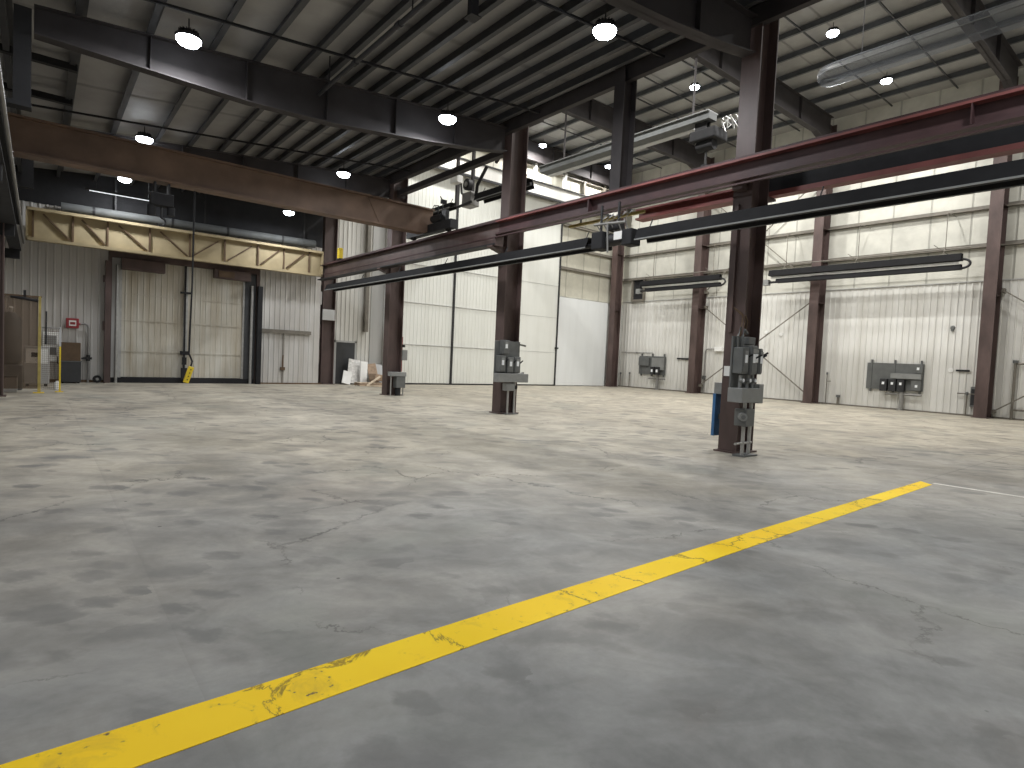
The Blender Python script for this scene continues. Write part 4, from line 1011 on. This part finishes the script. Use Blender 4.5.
# ------------------------------------------------------------------ scrap heap by the dark door
def plank(name, label, cat, c, sx, sy, sz, rx, ry, rz, mat, group, extra=None):
    R = Matrix.Rotation(math.radians(rz), 3, 'Z') @ Matrix.Rotation(math.radians(ry), 3, 'Y') @ Matrix.Rotation(math.radians(rx), 3, 'X')
    mb = MB(); mb.cbox((0, 0, 0), sx, sy, sz, R)
    zmin = min(v.co.z for v in mb.bm.verts)
    bmesh.ops.translate(mb.bm, verts=mb.bm.verts, vec=(c[0], c[1], c[2] - zmin))
    o = mb.build(name, mat, None, (c[0], c[1], c[2]), bevel=0.008)
    return tag(o, label, cat, group)
GP = 'scrap boards heaped by the dark door'
plank('board', 'small white board leaning at the left end of the scrap heap', 'board', (11.42, 26.55, 0), 0.42, 0.06, 0.62, -14, 14, 0, 'board', GP)
plank('board', 'speckled pale board leaning against the wall behind the small white one', 'board', (11.93, 26.95, 0), 0.6, 0.06, 1.2, -14, 9, 0, 'board_speck', GP)
plank('board', 'tall bright white narrow board leaning in the scrap heap', 'board', (12.33, 26.7, 0), 0.36, 0.09, 1.12, -10, 5, 0, 'board', GP)
plank('board', 'brown cardboard sheet leaning in the middle of the scrap heap', 'board', (12.85, 26.75, 0), 0.5, 0.05, 1.05, -16, -6, 5, 'cardboard', GP)
plank('board', 'plain grey board leaning at the right of the scrap heap', 'board', (13.2, 27.0, 0), 0.55, 0.05, 1.02, -16, 4, 0, 'board_grey', GP)
plank('carton', 'flattened brown carton lying on the pallet', 'carton', (12.95, 26.22, 0.161), 0.9, 0.5, 0.3, 0, 8, 12, 'cardboard', GP)
plank('lumber', 'pale wooden stick leaning up across the carton', 'wood stick', (12.35, 25.6, 0), 0.09, 0.05, 0.95, -18, 62, 0, 'lumber', GP)
plank('lumber', 'pale wooden stick sloping down at the right of the heap', 'wood stick', (13.25, 25.72, 0), 0.08, 0.05, 0.85, -10, -48, 0, 'lumber', GP)
plank('lumber', 'short wooden offcut lying on the floor in front of the heap', 'wood stick', (12.25, 25.3, 0), 0.75, 0.09, 0.06, 0, 0, -14, 'lumber', GP)
t = thing('pallet', 'low wooden pallet under the scrap heap', 'pallet', (12.75, 26.05, 0))
for y in (25.85, 26.12, 26.4): MB().box(11.75, 13.5, y-0.04, y+0.04, 0.02, 0.13).build('runner', 'cardboard', t, split=True)
for k in range(8): MB().box(11.78+k*0.215, 11.93+k*0.215, 25.8, 26.45, 0.13, 0.15).build('deck_board', 'lumber', t)
MB().box(11.75, 13.5, 25.8, 25.88, 0.0, 0.02).box(11.75, 13.5, 26.37, 26.45, 0, 0.02).build('bottom_board', 'lumber', t, split=True)

# ------------------------------------------------------------------ left back corner
t = thing('welding_screen', 'brown see-through screen on yellow posts in the far left corner', 'screen', (0, 21.6, 0))
MB().box(-0.98, 0.0, 21.52, 21.535, 0.12, 2.72).build('curtain', 'curtain', t)
MB().box(0.0, 0.07, 21.49, 21.56, 0, 1.9).build('post', 'yellow_dull', t)
MB().box(0.005, 0.065, 21.495, 21.555, 1.9, 2.75).build('post_top', 'yellow_dull', t)
MB().box(-1.0, 0.08, 21.5, 21.56, 2.72, 2.76).build('top_rail', 'brace_brown', t)
MB().tube([(-0.6, 21.53, 2.7), (0.0, 21.53, 2.62)], 0.04, 10).build('curtain_roll', 'black', t)
MB().box(-0.33, -0.27, 21.5, 21.56, 2.62, 2.9).build('rail_clamp', 'darksteel', t)
MB().box(-0.1, 0.15, 21.42, 21.64, 0, 0.02).build('foot_plate', 'yellow', t)
t = thing('guard_rail', 'thin yellow guard post with a grey wire panel right of the brown screen', 'guard', (0.5, 21.9, 0))
MB().box(0.49, 0.535, 21.88, 21.925, 0, 1.35).build('post', 'yellow', t)
MB().box(0.485, 0.535, 21.875, 21.925, 1.35, 1.92).build('post_top', 'board_grey', t)
MB().box(0.08, 0.5, 21.6, 21.63, 1.86, 1.9).build('top_rail', 'pipe_grey', t)
wm = MB()
for k in range(9): wm.bar((0.1+0.045*k, 21.62, 0.1), (0.1+0.045*k, 21.62, 1.86), 0.006)
for k in range(30): wm.bar((0.09, 21.62, 0.1+0.06*k), (0.49, 21.62, 0.1+0.06*k), 0.006)
wm.build('wire_mesh', 'brace_brown', t)
MB().box(0.40, 0.6, 21.85, 21.95, 0, 0.02).build('foot_plate', 'yellow', t)
MB().tube([(0.18, 21.58, 1.4), (0.18, 21.58, 2.35)], 0.02, 8).build('handle_bar', 'black', t)
t = thing('control_cabinet', 'pale grey control cabinet behind the yellow post of the brown screen', 'cabinet', (0.2, 24.6, 0))
MB().box(-0.35, 0.3, 24.4, 24.8, 0.08, 1.3).build('body', 'greypanel', t, bevel=0.02)
MB().box(-0.3, 0.25, 24.38, 24.4, 0.75, 1.22).build('door', 'board', t)
MB().box(-0.16, 0.06, 24.37, 24.38, 0.95, 1.1).build('display', 'black', t)
MB().box(-0.02, 0.06, 24.36, 24.37, 0.86, 0.94).build('switch', 'whiteplate', t)
MB().box(-0.3, -0.22, 24.42, 24.78, 0, 0.08).box(0.17, 0.25, 24.42, 24.78, 0, 0.08).build('foot', 'black', t, split=True)
t = thing('wall_panel_box', 'white electrical box on the left end of the back wall', 'electrical box', (0.4, YBL-0.1, 0.8))
MB().box(0.12, 0.62, YBL-0.2, YBL-0.03, 0.75, 1.8).build('body', 'board', t, bevel=0.015)
MB().box(0.18, 0.52, YBL-0.22, YBL-0.2, 1.35, 1.68).build('door', 'elec_light', t)
MB().box(0.18, 0.52, YBL-0.22, YBL-0.2, 0.98, 1.26).build('door', 'elec', t)
t = thing('machine', 'dark machine with rounded tank behind the brown screen', 'machine', (-0.65, 23.2, 0))
MB().box(-0.95, -0.35, 22.6, 23.4, 0.0, 0.75).build('base', 'elec', t, bevel=0.03)
MB().tube([(-0.65, 23.0, 0.75), (-0.65, 23.0, 0.85), (-0.65, 23.0, 2.1), (-0.65, 23.0, 2.3)], [0.2, 0.28, 0.28, 0.12], 20).build('tank', 'elec', t)
MB().tube([(-0.65, 23.0, 2.3), (-0.62, 22.9, 2.45)], 0.05, 10).build('valve', 'whiteplate', t)
t = thing('floor_box', 'low grey box on the floor behind the brown screen', 'box', (-0.6, 21.95, 0))
MB().box(-0.85, -0.45, 21.8, 22.2, 0.0, 0.42).build('body', 'board_grey', t, bevel=0.02)
MB().box(-0.86, -0.44, 21.79, 22.21, 0.42, 0.46).build('lid', 'elec', t)
t = thing('tool_chest', 'dark two tier cabinet standing against the back wall left of the big door', 'cabinet', (0.95, 26.4, 0))
MB().box(0.62, 1.22, 26.2, 26.7, 0.04, 0.78).build('lower_body', 'doordark', t, bevel=0.015)
MB().box(0.64, 1.20, 26.22, 26.7, 0.80, 1.46).build('upper_body', 'brace_brown', t, bevel=0.015)
MB().box(0.60, 1.24, 26.18, 26.7, 0.77, 0.80).build('shelf', 'elec', t)
MB().tube([(0.55, 26.2, 0.95), (0.55, 26.2, 0.7), (0.62, 26.25, 0.7)], 0.02, 8).tube([(1.22, 26.3, 0.9), (1.34, 26.3, 0.9)], 0.025, 8).build('handle', 'black', t, split=True)
MB().box(0.66, 0.72, 26.22, 26.68, 0, 0.04).box(1.12, 1.18, 26.22, 26.68, 0, 0.04).build('foot', 'black', t, split=True)
t = thing('wall_sign', 'red framed white sign box on a bent grey pipe, left of the big door', 'sign', (1.0, YBL-0.1, 1.95))
MB().box(0.78, 1.16, YBL-0.16, YBL-0.06, 1.98, 2.34).build('frame', 'red', t, bevel=0.015)
MB().box(0.87, 1.08, YBL-0.17, YBL-0.16, 2.06, 2.26).build('face', 'whiteplate', t)
MB().box(0.90, 1.05, YBL-0.175, YBL-0.17, 2.11, 2.2).build('mark', 'red', t)
MB().tube([(1.16, YBL-0.11, 2.14), (1.2, YBL-0.11, 2.14)], 0.04, 10).build('coupling', 'red', t)
t = thing('stand_pipe', 'bent grey stand pipe with a valve right of the red framed sign', 'pipe', (1.45, YBL-0.12, 0))
MB().tube([(1.2, YBL-0.11, 2.14), (1.34, YBL-0.11, 2.16), (1.42, YBL-0.11, 2.12), (1.45, YBL-0.11, 2.0), (1.45, YBL-0.11, 0)], 0.035, 12).build('pipe', 'pipe_grey', t)
MB().box(1.28, 1.56, YBL-0.2, YBL-0.06, 0.86, 0.94).tube([(1.45, YBL-0.11, 0.8), (1.45, YBL-0.11, 1.02)], 0.06, 12).build('valve', 'darksteel', t)
t = thing('canister', 'small white canister standing on the floor by the yellow guard post', 'canister', (0.47, 23.0, 0))
MB().tube([(0.47, 23.0, 0), (0.47, 23.0, 0.2), (0.47, 23.0, 0.23)], [0.075, 0.075, 0.05], 16).build('body', 'board', t)
MB().tube([(0.47, 23.0, 0.23), (0.47, 23.0, 0.27)], 0.04, 12).build('cap', 'whiteplate', t)
t = thing('shovel_head', 'small black hose reel on the floor at the left foot of the big door', 'hose reel', (1.75, YBL-0.25, 0))
MB().tube([(1.72, YBL-0.3, 0.14), (1.72, YBL-0.2, 0.14)], 0.14, 18).build('reel', 'black', t)
MB().tube([(1.72, YBL-0.34, 0.14), (1.72, YBL-0.3, 0.14)], 0.05, 12).build('hub', 'pipe_grey', t)
t.name = 'hose_reel'

# ------------------------------------------------------------------ world, exposure
w = bpy.data.worlds.new('world'); C.world = w; w.use_nodes = True
w.node_tree.nodes['Background'].inputs[0].default_value = (0.6, 0.65, 0.7, 1)
w.node_tree.nodes['Background'].inputs[1].default_value = 0.02
vs = C.view_settings
vs.view_transform = 'Standard'; vs.look = 'None'; vs.gamma = 1; vs.exposure = 0.0; vs.use_curve_mapping = False
C.cycles.max_bounces = 8; C.cycles.diffuse_bounces = 5
C.cycles.use_denoising = True
C.cycles.sample_clamp_indirect = 6.0
for o in list(bpy.data.objects):
    if '_w' in o: del o['_w']
